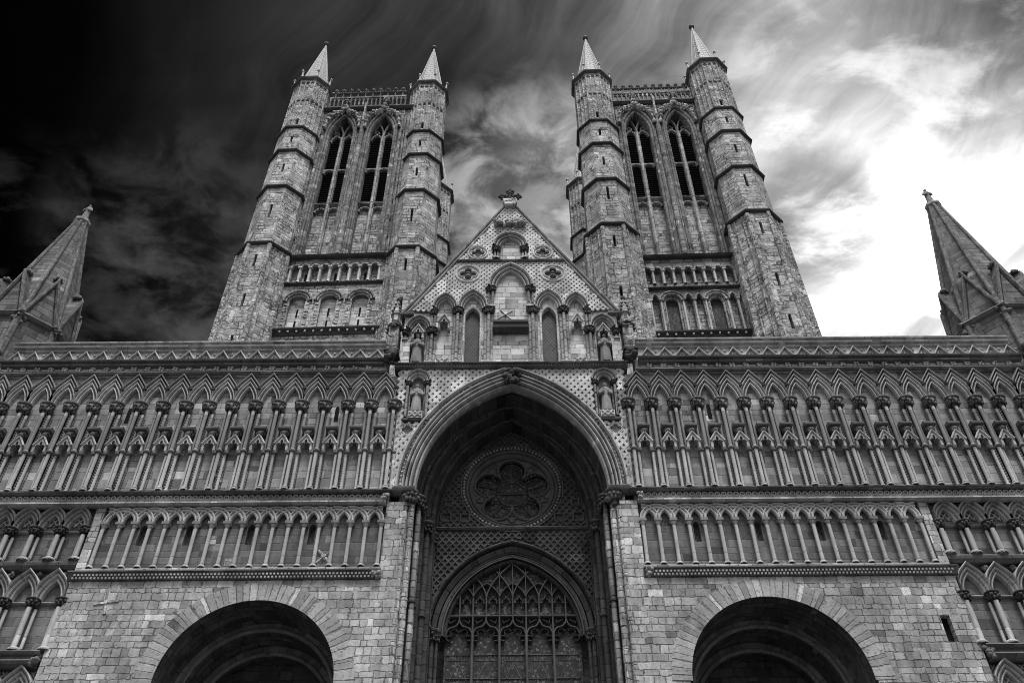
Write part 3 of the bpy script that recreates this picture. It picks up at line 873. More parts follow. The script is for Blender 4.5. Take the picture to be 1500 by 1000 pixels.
LW = 2*WA/5
for k in range(1, 5): mb.ribbon([(-WA+LW*k, .6), (-WA+LW*k, WZ+.10)], .042, YB+.16, YB+.40)
TZ = WZ+.72                                     # transom above the ogee heads
tx = WA-.12
mb.ribbon([(-tx, TZ), (tx, TZ)], .028, YB+.2, YB+.40)
def ogee(x0, z0, w, h, side):
    pts = []
    for i in range(13):
        t = i/12
        if t < .5: q = t/.5; dx = w*(1-.5*(1-math.cos(q*PI/2))); z = z0+h*.55*math.sin(q*PI/2)
        else: q = (t-.5)/.5; dx = w*.5*(1-math.sin(q*PI/2)); z = z0+h*(.55+.45*(1-math.cos(q*PI/2)))
        pts.append((x0+side*dx, z))
    return pts
for k in range(5):
    xc = -WA+LW*(k+.5)
    for sd in (-1, 1): mb.ribbon(ogee(xc, WZ-.02, LW/2, .66, sd), .024, YB+.2, YB+.40)
    for sd in (-1, 1):                          # cusps
        arc_ = lambda ax, az, r, a0, a1: [(ax+sd*r*math.cos(math.radians(a0+(a1-a0)*i/6)), az+r*math.sin(math.radians(a0+(a1-a0)*i/6))) for i in range(7)]
        mb.ribbon(arc_(xc+sd*LW*.36, WZ+.0, LW*.11, -120, 150), .011, YB+.26, YB+.38); mb.ribbon(arc_(xc+sd*LW*.19, WZ+.2, LW*.13, -60, 170), .011, YB+.26, YB+.38)
    mb.ribbon([(xc, WZ+.62), (xc, TZ+.72)], .024, YB+.2, YB+.40)
    for sd in (-1, 1): mb.ribbon([(xc+sd*.1, WZ+.62), (xc+sd*.3, WZ+.5), (xc+sd*.33, WZ+.62)], .010, YB+.25, YB+.38)
for k in range(1, 5): mb.ribbon([(-WA+LW*k, WZ+.1), (-WA+LW*k, TZ+.62)], .026, YB+.2, YB+.40)
H2 = LW/2
for j in range(-4, 5):                          # branching upper tracery
    x = j*H2
    zt = TZ+.66
    for sd in (-1, 1):
        big_ = (j % 2 == 0)
        reach = (3 if big_ else 1)*H2
        P = []
        for i in range(13):
            t = i/12
            P.append((x+sd*reach*(1-math.cos(t*PI/2))*.9+sd*reach*.1*t, zt+reach*1.15*math.sin(t*PI/2)*(.5+.5*t)))
        P = clipw(P)
        if len(P) > 1: mb.ribbon(P, .022 if big_ else .016, YB+.22, YB+.40)
    P = clipw([(x, TZ+.66+.1*i) for i in range(0, 14)])
    if len(P) > 1 and j % 2 == 1: mb.ribbon([P[0], P[-1]], .016, YB+.24, YB+.40)
    for sd in (-1, 1):                          # cusped heads of the small lights
        P = clipw([(x+sd*.03, TZ+.48), (x+sd*.10, TZ+.46), (x+sd*.10, TZ+.56), (x+sd*.17, TZ+.60), (x+sd*H2*.5, TZ+.72)])
        if len(P) > 1: mb.ribbon(P, .010, YB+.26, YB+.38)
mb.ribbon([(0, TZ+.6), (0, WZ+WR-.05)], .022, YB+.22, YB+.4)
trm = mb; mb = MB()
z = 2.0
while z < WZ:
    for k in range(5): mb.ribbon([(-WA+LW*k+.05, z), (-WA+LW*(k+1)-.05, z)], .011, YB+.37, YB+.4)
    z += .75
trm.absorb(mb, 'string').build('window_tracery', 'tracery', win)
mb = MB()                                       # gabled canopies drawn in the stained glass with lead
for k in range(5):
    xc = -WA+LW*(k+.5)
    for z0 in (13.2, 11.2):
        mb.ribbon([(xc-.27, z0), (xc, z0+.55), (xc+.27, z0)], .014, YB+.385, YB+.4)
        mb.ribbon([(xc-.3, z0+.62), (xc+.3, z0+.62)], .01, YB+.385, YB+.4); mb.ribbon([(xc-.3, z0+.8), (xc+.3, z0+.8)], .01, YB+.385, YB+.4)
        for i in range(7): mb.ribbon([(xc-.27+.09*i, z0+.62), (xc-.27+.09*i, z0+.8)], .007, YB+.385, YB+.4)
gl_ = MB(); gl_.box(-WA-.02, WA+.02, YB+.4, YB+.42, .5, WZ+WR); gl_.absorb(mb, 'string').build('window_glass', 'stained', win)
mb = MB()
for o_ in (.10, .23, .36, .52): mb.tube([(x, YB+.09-(.06 if o_ > .3 else 0)-(.08 if o_ > .5 else 0), z) for x, z in arch(WA+o_, WZ, WR+o_*1.28, 26)], .032, 6)
mb.build('window_rolls', 'tracery', win)  # rolls paler than their grooves: light and shade given by colour
# ---- small niches with figures left and right of the great arch
niche_figs = []
for s in (-1, 1):
    cx = s*3.31
    mb = MB()
    mb.sweep(arch(.20, 22.82, .26, 8, cx), [(0, .02), (0, -.10), (.03, -.14), (.06, -.10), (.07, -.07), (.1, -.16), (.14, -.2), (.18, -.15), (.19, -.1), (.21, -.22), (.25, -.26), (.28, -.2), (.28, 0)])
    n = mb.build('statue_niche', 'mould', front)
    mb = MB(); mb.prism(arch(.25, 22.82, .32, 8, cx, 21.25), -.006, -.003, back=False); mb.build('niche_back', 'dark', n)
    for sx in (-1, 1):
        mb = MB(); mb.lathe((cx+sx*.35, -.12, 0), [(.05, 21.22), (.05, 22.62)], 10, smooth=True); mb.lathe((cx+sx*.25, -.03, 0), [(.035, 21.22), (.035, 22.62)], 8, smooth=True)
        sh = mb.build('niche_shaft', 'tower_panel', n)
        mb = capital(.12, .2, 10, 7); mb.xform(lambda X, Y, Z: (X+cx+sx*.32, Y-.1, Z+22.62)); mb.build('capital', 'dark', sh)
    mb = MB(); mb.box(cx-.24, cx+.24, -.22, 0, 21.12, 21.40)
    mb.ribbon([(cx-.2, 21.16), (cx, 21.36), (cx+.2, 21.16)], .03, -.27, -.21); mb.ribbon([(cx-.2, 21.36), (cx, 21.16), (cx+.2, 21.36)], .03, -.27, -.21)
    mb.build('niche_pedestal', 'diaper', n)
    mb = MB(); mb.box(cx-.45, cx+.45, -.18, 0, 21.05, 21.12); mb.build('niche_sill', 'string', n)

# ---- gable
GX, GE, GA, GB = 4.05, 26.3, 33.3, 23.65
mb = MB(); mb.extx(-4.2, 4.2, [(.3, 23.420), (-.18, 23.420), (-.24, 23.460), (-.24, 23.500), (-.32, 23.520), (-.34, 23.560), (-.30, 23.600), (.3, 23.610)]); nl = MB(); nl.studs([(-4.2, 23.475), (4.2, 23.475)], .10, .05, -.24, .05); mb.absorb(nl, 'frieze').build('gable_string', 'string', front)
lan = {s: arch(.28, 26.25, .50, 8, s*1.46, 23.7) for s in (-1, 1)}
big = arch(.56, 27.5, 1.15, 10, 0, 23.7)
top = arch(.42, 30.25, .52, 10, 0, 29.52)
blind = [(s, x0) for s in (-1, 1) for x0 in (2.52, 3.46)]
holes = [lan[-1], lan[1]]
gpoly = [(-GX, GB), (GX, GB), (GX, GE), (0, GA), (-GX, GE)]
mb = MB(); mb.prism(gpoly, .08, .7, holes); mb.build('gable_wall', 'gable', front)
# pale fretwork over the upper parts
fretA = [(-2.02, 29.5), (2.02, 29.5), (0, 33.1)]
def gline(z): return GX*(GA-z)/(GA-GE)-.12
fret1 = [[(-gline(29.47), 29.47), (-gline(33.0), 33.0), (gline(33.0), 33.0), (gline(29.47), 29.47)]]
fret1.append(arch(.72, 30.25, .92, 10, 0, 29.48))
for s in (-1, 1): fret1.append(circle(s*1.33, 29.92, .42, 20))
low = [(-gline(29.33), 29.33), (gline(29.33), 29.33), (gline(26.55), 26.55)]
low += [(3.05, 26.5)]+list(reversed(arch(.47, 26.55, 1.02, 8, 2.52)))[1:]+list(reversed(arch(.56, 26.55, 1.22, 8, 1.46)))[1:]
low += [(.9, 26.55)]+list(reversed(arch(.9, 27.78, 1.5, 10)))+[(-.9, 26.55)]
low += list(reversed(arch(.56, 26.55, 1.22, 8, -1.46)))[:-1]+list(reversed(arch(.47, 26.55, 1.02, 8, -2.52)))[:-1]
low += [(-3.05, 26.5), (-gline(26.55), 26.55)]
fret2 = [low]+[circle(s*1.70, 28.64, .51, 20) for s in (-1, 1)]
mb = MB(); lattice(mb, fret1, .21, .115, .06, .09); mb.build('gable_fretwork', 'diaper', front)
mb = MB(); lattice(mb, fret2, .21, .115, .06, .09); mb.build('gable_fretwork', 'diaper', front)
for f in (fret1, fret2): mb = MB(); mb.prism(f[0], .06, .09, f[1:], back=False); mb.build('fretwork_ground', 'diaper_ground', front)
mb = MB(); mb.extx(-2.18, 2.18, [(.1, 29.33), (-.10, 29.34), (-.14, 29.39), (-.10, 29.45), (.1, 29.47)]); mb.build('gable_upper_string', 'string', front)
# quatrefoil medallions
for s in (-1, 1):
    for (x, z, r) in ((1.70, 28.64, .5), (1.33, 29.92, .41)):
        mb = MB(); mb.prism(circle(s*x, z, r, 28), .0, .09, [lobes(s*x, z, 4, r*.40, r*.33, PI/2, 8)], back=False)
        mb.ribbon(circle(s*x, z, r*.97, 28), r*.1, -.07, .09, closed=True); mb.ribbon(lobes(s*x, z, 4, r*.40, r*.33, PI/2, 8), .03, -.05, .05, closed=True)
        q = mb.build('quatrefoil', 'diaper', front)
        mb = MB(); mb.prism(circle(s*x, z, r*.8, 20), .072, .078, back=False)
        if r > .45:
            mb.blob((s*x, .02, z+.08), .09, 8, 6, .15); mb.blob((s*x, .02, z-.12), .13, 8, 6, .15)
        mb.build('quatrefoil_ground', 'string', q)
    mb = MB(); mb.ribbon(lobes(s*1.05, 30.62, 3, .11, .10, PI/2, 8), .04, -.02, .08, closed=True); mb.build('trefoil', 'diaper', front)
# arches of the gable
def garch(name, cx, a, zs, rise, w, extra=0):
    mb = MB(); k = w/.33
    mb.sweep(arch(a, zs, rise, 12, cx), [(0, .09), (0, -.05), (.02*k, -.1), (.05*k, -.1), (.06*k, -.04), (.10*k, -.04), (.11*k, -.13), (.14*k, -.17), (.18*k, -.17), (.2*k, -.08), (.22*k, -.08), (.235*k, -.2), (.27*k, -.26), (.31*k, -.26), (.33*k, -.2), (.33*k, .09)])
    mb.studs(arch(a, zs, rise, 12, cx), .07, .05, -.04, .05, .08*k)
    return mb.build(name, 'mould', front)
garch('gable_arch', 0, .56, 27.78, .95, .33)
garch('gable_arch', 0, .42, 30.25, .50, .30)
for s in (-1, 1):
    garch('gable_arch', s*1.46, .34, 26.6, .66, .24); garch('gable_arch', s*2.52, .27, 26.6, .50, .21); garch('gable_arch', s*3.46, .27, 25.5, .40, .21)
def gcol(x, z0, z1, r, y=-.08, n=3):
    mb = MB()
    offs = [(-.115, .05), (0, -.05), (.115, .05)] if n == 3 else ([(0, 0)] if n == 1 else [(-.06, 0), (.06, 0)])
    for ox, oy in offs: mb.lathe((ox, oy, 0), [(r*1.25, z0), (r*1.25, z0+.06), (r, z0+.1), (r, z1-.3)], 12, smooth=True)
    if n == 3:
        for ox in (-.06, .06): mb.box(ox-.012, ox+.012, -.02, .1, z0, z1-.3)
    c = mb.build('gable_column', 'tower_panel', front, (x, y, 0))
    mb = capital(.235 if n == 3 else .15, .32, 14, 9); mb.xform(lambda X, Y, Z: (X, Y*.9, Z+z1-.32)); mb.build('capital', 'dark', c)
    mb = MB(); w = .2 if n == 3 else .11; mb.box(-w, w, -.14, .14, z0-.01, z0+.07); mb.build('base', 'mould', c)
for s in (-1, 1):
    gcol(s*.84, 23.7, 26.55, .058); gcol(s*.70, 26.6, 27.8, .05, -.08, 1); gcol(s*.86, 26.6, 27.8, .045, -.03, 1)
    gcol(s*2.02, 23.7, 26.55, .058); gcol(s*2.96, 23.7, 25.47, .055); gcol(s*2.95, 25.5, 26.55, .045, -.02, 2)
    gcol(s*3.95, 24.9, 25.47, .05, -.02, 1)
    gcol(s*.52, 29.5, 30.27, .035, -.02, 1); gcol(s*.63, 29.5, 30.25, .035, -.05, 1)
    # lancets
    mb = MB(); mb.box(s*1.46-.3, s*1.46+.3, .24, .26, 23.7, 26.85); mb.build('lancet_window', 'quarry', front)
    mb = MB(); mb.sweep(arch(.275, 26.25, .50, 8, s*1.46, 23.7), [(0, .35), (0, .06), (.07, .03), (.07, .09)]); mb.build('lancet_surround', 'gable', front)
    # trefoil canopies
    mb = canopy(.22, 25.45, 26.12, .2, .08); mb.build('trefoil_canopy', 'mould', front, (s*2.52, 0, 0))
    mb = canopy(.22, 24.88, 25.5, .26, .08); mb.build('trefoil_canopy', 'mould', front, (s*3.46, 0, 0))
    mb = MB(); mb.box(s*2.52-.24, s*2.52+.24, -.12, .08, 23.69, 23.95); mb.ribbon([(s*2.52-.2, 23.73), (s*2.52, 23.92), (s*2.52+.2, 23.73)], .03, -.16, -.11); mb.ribbon([(s*2.52-.2, 23.92), (s*2.52, 23.73), (s*2.52+.2, 23.92)], .03, -.16, -.11); mb.build('empty_pedestal', 'gable', front)
    mb = MB(); mb.prism([(s*3.46-.26, 23.7), (s*3.46+.26, 23.7), (s*3.46+.26, 25.4), (s*3.46, 25.9), (s*3.46-.26, 25.4)], .066, .074, back=False); mb.build('niche_back', 'dark', front)
    # eaves block, buttress pinnacle, gargoyle
    mb = MB(); mb.extx(*rngx(s, 3.0, 4.18), [(.7, 26.30), (-.16, 26.30), (-.22, 26.36), (-.16, 26.42), (.7, 26.44)]) if False else mb.box(*rngx(s, 3.72, 4.16), -.12, .7, 26.28, 26.40)
    mb.build('gable_kneeler', 'string', front)
    mb = MB(); mb.box(*rngx(s, 3.72, 4.05), -.10, .09, 23.69, 24.9); mb.build('gable_pier', 'gable', front)
    mb = MB()
    mb.box(*rngx(s, 4.20, 4.54), -.24, .5, 24.2, 25.62)
    for sx in (4.22, 4.52): mb.lathe((s*sx, -.23, 0), [(.05, 24.25), (.045, 25.5)], 8, smooth=True)
    mb.lathe((s*4.37, .0, 25.62), [(.30, 0), (.32, .06), (.24, .12), (.17, .2), (.17, .62), (.24, .66), (.2, .74), (.03, 1.5), (.0, 1.55)], 8, PI/8)
    pm = mb; mb = MB()
    for k in range(20):
        a = rnd.uniform(0, 2*PI); mb.blob((s*4.37+.27*math.cos(a), -.08+.25*math.sin(a), 25.5+rnd.uniform(-.12, .2)), .075, 6, 4, .35)
    for k in range(12):
        a = k*PI/2+PI/4; h = .8+.22*(k//4); q = .2*(1.5-h)/.8+.03; mb.blob((s*4.37+q*math.cos(a), q*math.sin(a), 25.62+h), .055, 6, 4, .35)
    mb.blob((s*4.37, 0, 27.2), .09, 7, 5, .3)
    pm.absorb(mb, 'capstone').build('buttress_pinnacle', 'tower_rough', front)
    mb = MB()
    mb.box(*rngx(s, 4.1, 4.62), -.42, .2, 24.12, 24.22)
    for k in range(18): mb.blob((s*4.36+rnd.uniform(-.13, .13), -.3+rnd.uniform(-.14, .14), 23.88+rnd.uniform(-.2, .2)), .12, 7, 5, .3)
    mb.build('gargoyle', 'dark', front)
# coping, cross, carved foliage
mb = MB(); pk = [(-GX-.14, GE+.02), (0, GA+.12), (GX+.14, GE+.02)]
mb.sweep(pk, [(-.15, .08), (-.15, .0), (-.12, -.04), (-.08, -.04), (-.07, .02), (-.035, .02), (-.03, -.1), (.0, -.13), (.03, -.1), (.05, .7), (-.15, .7)]); mb.studs(pk, .11, .05, .02, .07, -.053)
mb.build('gable_coping', 'mould', front)
mb = MB()
for k in range(40):
    x = rnd.uniform(-.62, .62); mb.blob((x, -.12+rnd.uniform(-.1, .1), 31.78+rnd.uniform(-.24, .22)*(1-abs(x)*.6)), rnd.uniform(.07, .12), 7, 5, .35)
mb.build('carved_foliage', 'frieze', front)
mb = MB(); mb.box(-.30, .30, -.22, .3, 33.06, 33.34); mb.box(-.24, .24, -.25, .3, 32.92, 33.06)
for k in range(10): mb.blob((rnd.uniform(-.3, .3), -.2, 33.2+rnd.uniform(-.1, .1)), .07, 6, 4, .3)
cr = mb.build('cross_base', 'gable', front)
mb = MB(); zc = 33.76
mb.ribbon([(0, 33.36), (0, 34.1)], .07, -.08, .12); mb.ribbon([(-.36, zc), (.36, zc)], .07, -.08, .12)
mb.ribbon(circle(0, zc, .16, 16), .05, -.1, .14, closed=True)
for dx, dz in ((0, 1), (1, 0), (-1, 0)):
    for t in (-.11, 0, .11): mb.blob((dx*.34+(t if dx == 0 else dx*(.1 if t == 0 else 0)), .02, zc+dz*.34+(t if dx else (.1 if t == 0 else 0))), .09, 7, 5, .25)
mb.build('gable_cross', 'dark', cr)
# lintel beam, iron ties
mb = MB(); mb.extx(-.66, .66, [(.08, 25.31), (-.12, 25.32), (-.28, 25.38), (-.3, 25.48), (-.22, 25.52), (-.24, 25.60), (-.3, 25.66), (-.28, 25.78), (.08, 25.82)]); mb.build('dark_lintel', 'dark', front)
def tie(name, x, z, r, y, mat, rot=PI/4, w=.05):
    mb = MB()
    for k in range(2):
        a = rot+k*PI/2; c, s_ = math.cos(a)*r, math.sin(a)*r
        mb.ribbon([(x-c, z-s_), (x+c, z+s_)], w, y-.03-k*.012, y)
    mb.lathe((0, 0, 0), [(.06, 0), (.06, .06), (0, .06)], 8); 
    n = len(mb.v)-24
    for i in range(n, len(mb.v)): X, Y, Z = mb.v[i]; mb.v[i] = (x+X, y-Z-.02, z+Y)
    return mb.build(name, mat, front)
tie('iron_tie', -.20, 26.40, .36, .07, 'pale_metal', .66, .022)
tie('tie_plate', -9.72, 18.95, .36, .095, 'gable', PI/4, .06)
tie('tie_plate', -5.76, 15.98, .30, .155, 'gable', PI/4, .06)
tie('tie_plate', -11.86, 14.42, .36, -.002, 'gable', .15, .06)
tie('tie_plate', -1.2+.0, 0.5, .1, -.002, 'iron')if False else None

# slabs of new stone let into the old walls
def patch(x0, x1, z0, z1, y):
    mb = MB(); mb.box(x0, x1, y-.006, y+.02, z0, z1); mb.build('replaced_stone', 'gable', front)
for x0, x1, z0, z1, y in ((-9.42, -9.18, 16.42, 16.75, .16), (-8.75, -8.5, 15.7, 15.92, .16), (-11.85, -11.6, 14.78, 15.0, 0), (11.2, 11.55, 12.55, 12.85, 0)):
    patch(x0, x1, z0, z1, y)

# ------------------------------------------------------------------ stone figures
def figure(name, label, h, loc, kind, parent=None, hands=1, rz=0):
    """robed stone figure, one continuous body from hem to crown"""
    mb = MB()
    k = h/1.75
    rings = [(0, .25, .19), (.06, .26, .2), (.35, .235, .185), (.7, .215, .17), (.95, .215, .165), (1.12, .20, .15), (1.25, .215, .15), (1.36, .225, .14), (1.43, .19, .12), (1.47, .09, .09), (1.5, .062, .065), (1.535, .066, .075), (1.57, .085, .10), (1.63, .092, .112), (1.69, .085, .10), (1.73, .05, .06), (1.75, .005, .005)]
    rows = []; n = 28
    for z, a, b in rings:
        r = []
        fold = max(0.0, 1-z/1.2)*.10+(.02 if z < 1.36 else 0)
        for i in range(n):
            t = 2*PI*i/n
            f = 1+fold*math.sin(9*t+1.3*math.sin(2*t)+z*1.2)
            r.append((a*f*math.cos(t)*k, b*f*math.sin(t)*k, z*k))
        rows.append(r)
    mb.grid(rows, True, closed=True); mb.q(list(reversed(rows[0])))
    # arms with wide sleeves meeting before the chest
    for s in (-1, 1):
        hx = s*.05 if hands else s*.12
        hz = 1.08 if (s > 0 or hands) else 1.22
        mb.tube([(s*.19*k, 0, 1.36*k), (s*.27*k, -.02*k, 1.14*k), (s*.25*k, -.12*k, 1.0*k), (s*.13*k, -.2*k, 1.04*k), (hx*k, -.22*k, hz*k)], .06, 10, radii=[.07*k, .085*k, .085*k, .075*k, .035*k])
        for f in range(4): mb.tube([(hx*k-s*.012*k*f, -.225*k, hz*k+(.02-.013*f)*k), (hx*k-s*(.05+.004*f)*k, -.24*k, hz*k+(.045-.013*f)*k)], .011*k, 6)
        mb.tube([(hx*k, -.22*k, hz*k+.02*k), (hx*k-s*.01*k, -.25*k, hz*k+.05*k)], .012*k, 6)
    # face
    mb.tube([(0, -.098*k, 1.645*k), (0, -.125*k, 1.61*k)], .014*k, 6)
    for s in (-1, 1): mb.blob((s*.033*k, -.097*k, 1.648*k), .013*k, 6, 4, .1); mb.blob((s*.092*k, 0, 1.63*k), .022*k, 6, 4, .2)
    mb.tube([(-.025*k, -.104*k, 1.583*k), (.025*k, -.104*k, 1.583*k)], .009*k, 6)
    body = mb.build(name, 'statue', parent, jit=.002)
    body.location = loc; body.rotation_euler = (0, 0, rz)
    if parent is None: body['label'] = label; body['category'] = 'statue'; body['group'] = 'stone figures of the west front'
    if kind == 'king':
        c = MB(); c.lathe((0, 0, 1.66*k), [(.10*k, 0), (.112*k, .02*k), (.10*k, .05*k)], 12)
        for i in range(8): c.box(.1*k*math.cos(i*PI/4)-.02*k, .1*k*math.cos(i*PI/4)+.02*k, .1*k*math.sin(i*PI/4)-.02*k, .1*k*math.sin(i*PI/4)+.02*k, 1.7*k, 1.77*k)
        c.build('crown', 'statue', body)
    else:
        c = MB(); c.lathe((0, .012*k, 1.62*k), [(.10*k, -.12*k), (.105*k, 0), (.098*k, .08*k), (.05*k, .14*k), (0, .15*k)], 12, a0=0, a1=PI, smooth=True); c.build('hair', 'statue', body)
    return body
figure('statue', 'crowned stone figure in a long robe, left niche at the foot of the gable', 1.42, (-3.46, -.12, 23.69), 'king')
figure('statue', 'bareheaded stone figure in a gown, right niche at the foot of the gable', 1.40, (3.46, -.12, 23.69), 'lady')
figure('statue', 'slim robed stone figure in the small niche left of the great arch crown', 1.28, (-3.31, -.12, 21.40), 'monk')
figure('statue', 'slim robed stone figure in the small niche right of the great arch crown', 1.28, (3.31, -.12, 21.40), 'monk', hands=0)

# ------------------------------------------------------------------ corner turrets of the screen
def crocket(mb, x, y, z, r):
    for k in range(6):
        a = 2*PI*k/6; mb.blob((x+r*.8*math.cos(a), y+r*.8*math.sin(a), z), r*.55, 6, 4, .25)
    mb.blob((x, y, z+r*.8), r*.6, 6, 4, .2); mb.lathe((x, y, z-r*1.6), [(r*.25, 0), (r*.35, r), (r*.6, r*1.4)], 6)
def corner_turret(s, label, up):
    t = thing('corner_turret', label, 'turret', (s*20.05, 2.25, 0), 0, 'spired turrets at the ends of the screen')
    A = 1.72
    mb = MB(); mb.octo((0, 0, 0), [(A, 0), (A, 27.1)]); mb.build('turret_wall', 'spire', t)
    mb = MB(); mb.octo((0, 0, 0), [(A, 26.95), (A+.1, 27.0), (A+.2, 27.1), (A+.12, 27.2), (A-.2, 27.26)]); mb.build('turret_string', 'string', t); mb = MB(); mb.octo((0, 0, 0), [(A, 23.4), (A+.12, 23.45), (A+.2, 23.55), (A+.1, 23.65), (A, 23.7)]); mb.build('turret_string', 'string', t)
    kk = 1/math.cos(PI/8)
    mb = MB()
    for i in range(8):
        a = PI/8+i*PI/4; c, s_ = math.cos(a), math.sin(a)
        mb.tube([(A*kk*c, A*kk*s_, 18), (A*kk*c, A*kk*s_, 27)], .14, 10)
        mb.tube([((A+.03)*kk*c*.97, (A+.03)*kk*s_*.97, 27.2), (.24*c, .24*s_, 34.6+up)], .1, 8, radii=[.12, .07])
    mb.build('angle_rolls', 'spire', t)
    mb = MB(); mb.octo((0, 0, 0), [(A-.1, 27.2), (.24, 34.6+up), (.0, 34.65+up)]); sp = mb.build('spire', 'spire', t)
    mb = MB(); mb.octo((0, 0, 0), [(.24, 34.5+up), (.34, 34.56+up), (.34, 34.7+up), (.26, 34.74+up), (.26, 34.8+up)]); mb.build('spire_cap', 'mould', sp)
    fg = figure('finial_figure', '', 1.15, (0, 0, 34.78+up), 'monk', parent=t)
    # gablets on every face
    fm, dk = MB(), MB()
    half = A*math.tan(PI/8)
    proto_f, proto_t = MB(), MB()
    w = half-.12
    proto_f.prism([(-w, 27.24), (w, 27.24), (0, 29.35)], -A+.02, -A+.9, back=False)
    proto_t.ribbon([(-w-.1, 27.16), (0, 29.5), (w+.1, 27.16)], .09, -A-.1, -A+.95)
    proto_t.studs([(-w+.05, 27.3), (0, 29.15), (w-.05, 27.3)], .12, .06, -A+.02, .06, 0)
    crocket(proto_t, 0, -A+.2, 29.75, .17)
    for i in range(8):
        a = i*PI/4; c, s_ = math.cos(a), math.sin(a)
        f = MB(); f.v = [(x*c-y*s_, x*s_+y*c, z) for x, y, z in proto_f.v]; f.f = proto_f.f; f.sm = proto_f.sm
        g = f.build('gablet', 'spire', t)
        f = MB(); f.v = [(x*c-y*s_, x*s_+y*c, z) for x, y, z in proto_t.v]; f.f = proto_t.f; f.sm = proto_t.sm
        f.build('gablet_coping', 'spire', g)
    for i in range(8):
        mb = MB(); a = PI/8+i*PI/4; c, s_ = math.cos(a)*A*kk, math.sin(a)*A*kk
        for q in range(16): mb.blob((c+rnd.uniform(-.2, .2), s_+rnd.uniform(-.2, .2), 26.95+rnd.uniform(-.25, .25)), .10, 6, 4, .4)
        mb.build('angle_carving', 'spire', t)
    mb = MB()
    for q in range(22): mb.blob((-s*1.15+rnd.uniform(-.2, .2), -2.42+rnd.uniform(-.2, .2), 23.95+rnd.uniform(-.28, .22)), .14, 7, 5, .3)
    mb.build('gargoyle', 'dark', t)
    return t
corner_turret(-1, 'stone turret with tall spire against the black sky, left end of the front', .35)
corner_turret(1, 'stone turret with tall spire against the white sky, right end of the front', 1.1)

# ------------------------------------------------------------------ bell towers
def face_slit(mb, A, B, z0, z1, slit=None, rA=None, rB=None):
    """one octagon face between plan points A and B; optionally pierced by a slit (zc, w, h)"""
    A1, B1 = rA or A, rB or B
    def P(u, z):
        t = (z-z0)/(z1-z0)
        ax, ay = A[0]+(A1[0]-A[0])*t, A[1]+(A1[1]-A[1])*t; bx, by = B[0]+(B1[0]-B[0])*t, B[1]+(B1[1]-B[1])*t
        return Vector((ax+(bx-ax)*u, ay+(by-ay)*u, z))
    if not slit: mb.q([P(0, z0), P(1, z0), P(1, z1), P(0, z1)]); return
    zc, w, h = slit; L = math.hypot(B[0]-A[0], B[1]-A[1]); u0, u1 = .5-w/2/L, .5+w/2/L; za, zb = zc-h/2, zc+h/2
    mb.q([P(0, z0), P(1, z0), P(1, za), P(0, za)]); mb.q([P(0, zb), P(1, zb), P(1, z1), P(0, z1)])
    mb.q([P(0, za), P(u0, za), P(u0, zb), P(0, zb)]); mb.q([P(u1, za), P(1, za), P(1, zb), P(u1, zb)])
    inn = Vector((-(A[0]+B[0])/2, -(A[1]+B[1])/2, 0)).normalized()*.55
    a, b, c, d = P(u0, za), P(u1, za), P(u1, zb), P(u0, zb)
    for p, q in ((a, b), (b, c), (c, d), (d, a)): mb.q([p, q, q+inn, p+inn])
    mb.q([a+inn, b+inn, c+inn, d+inn])
def octp(r):
    k = r/math.cos(PI/8); return [(k*math.cos(PI/8+i*PI/4), k*math.sin(PI/8+i*PI/4)) for i in range(8)]
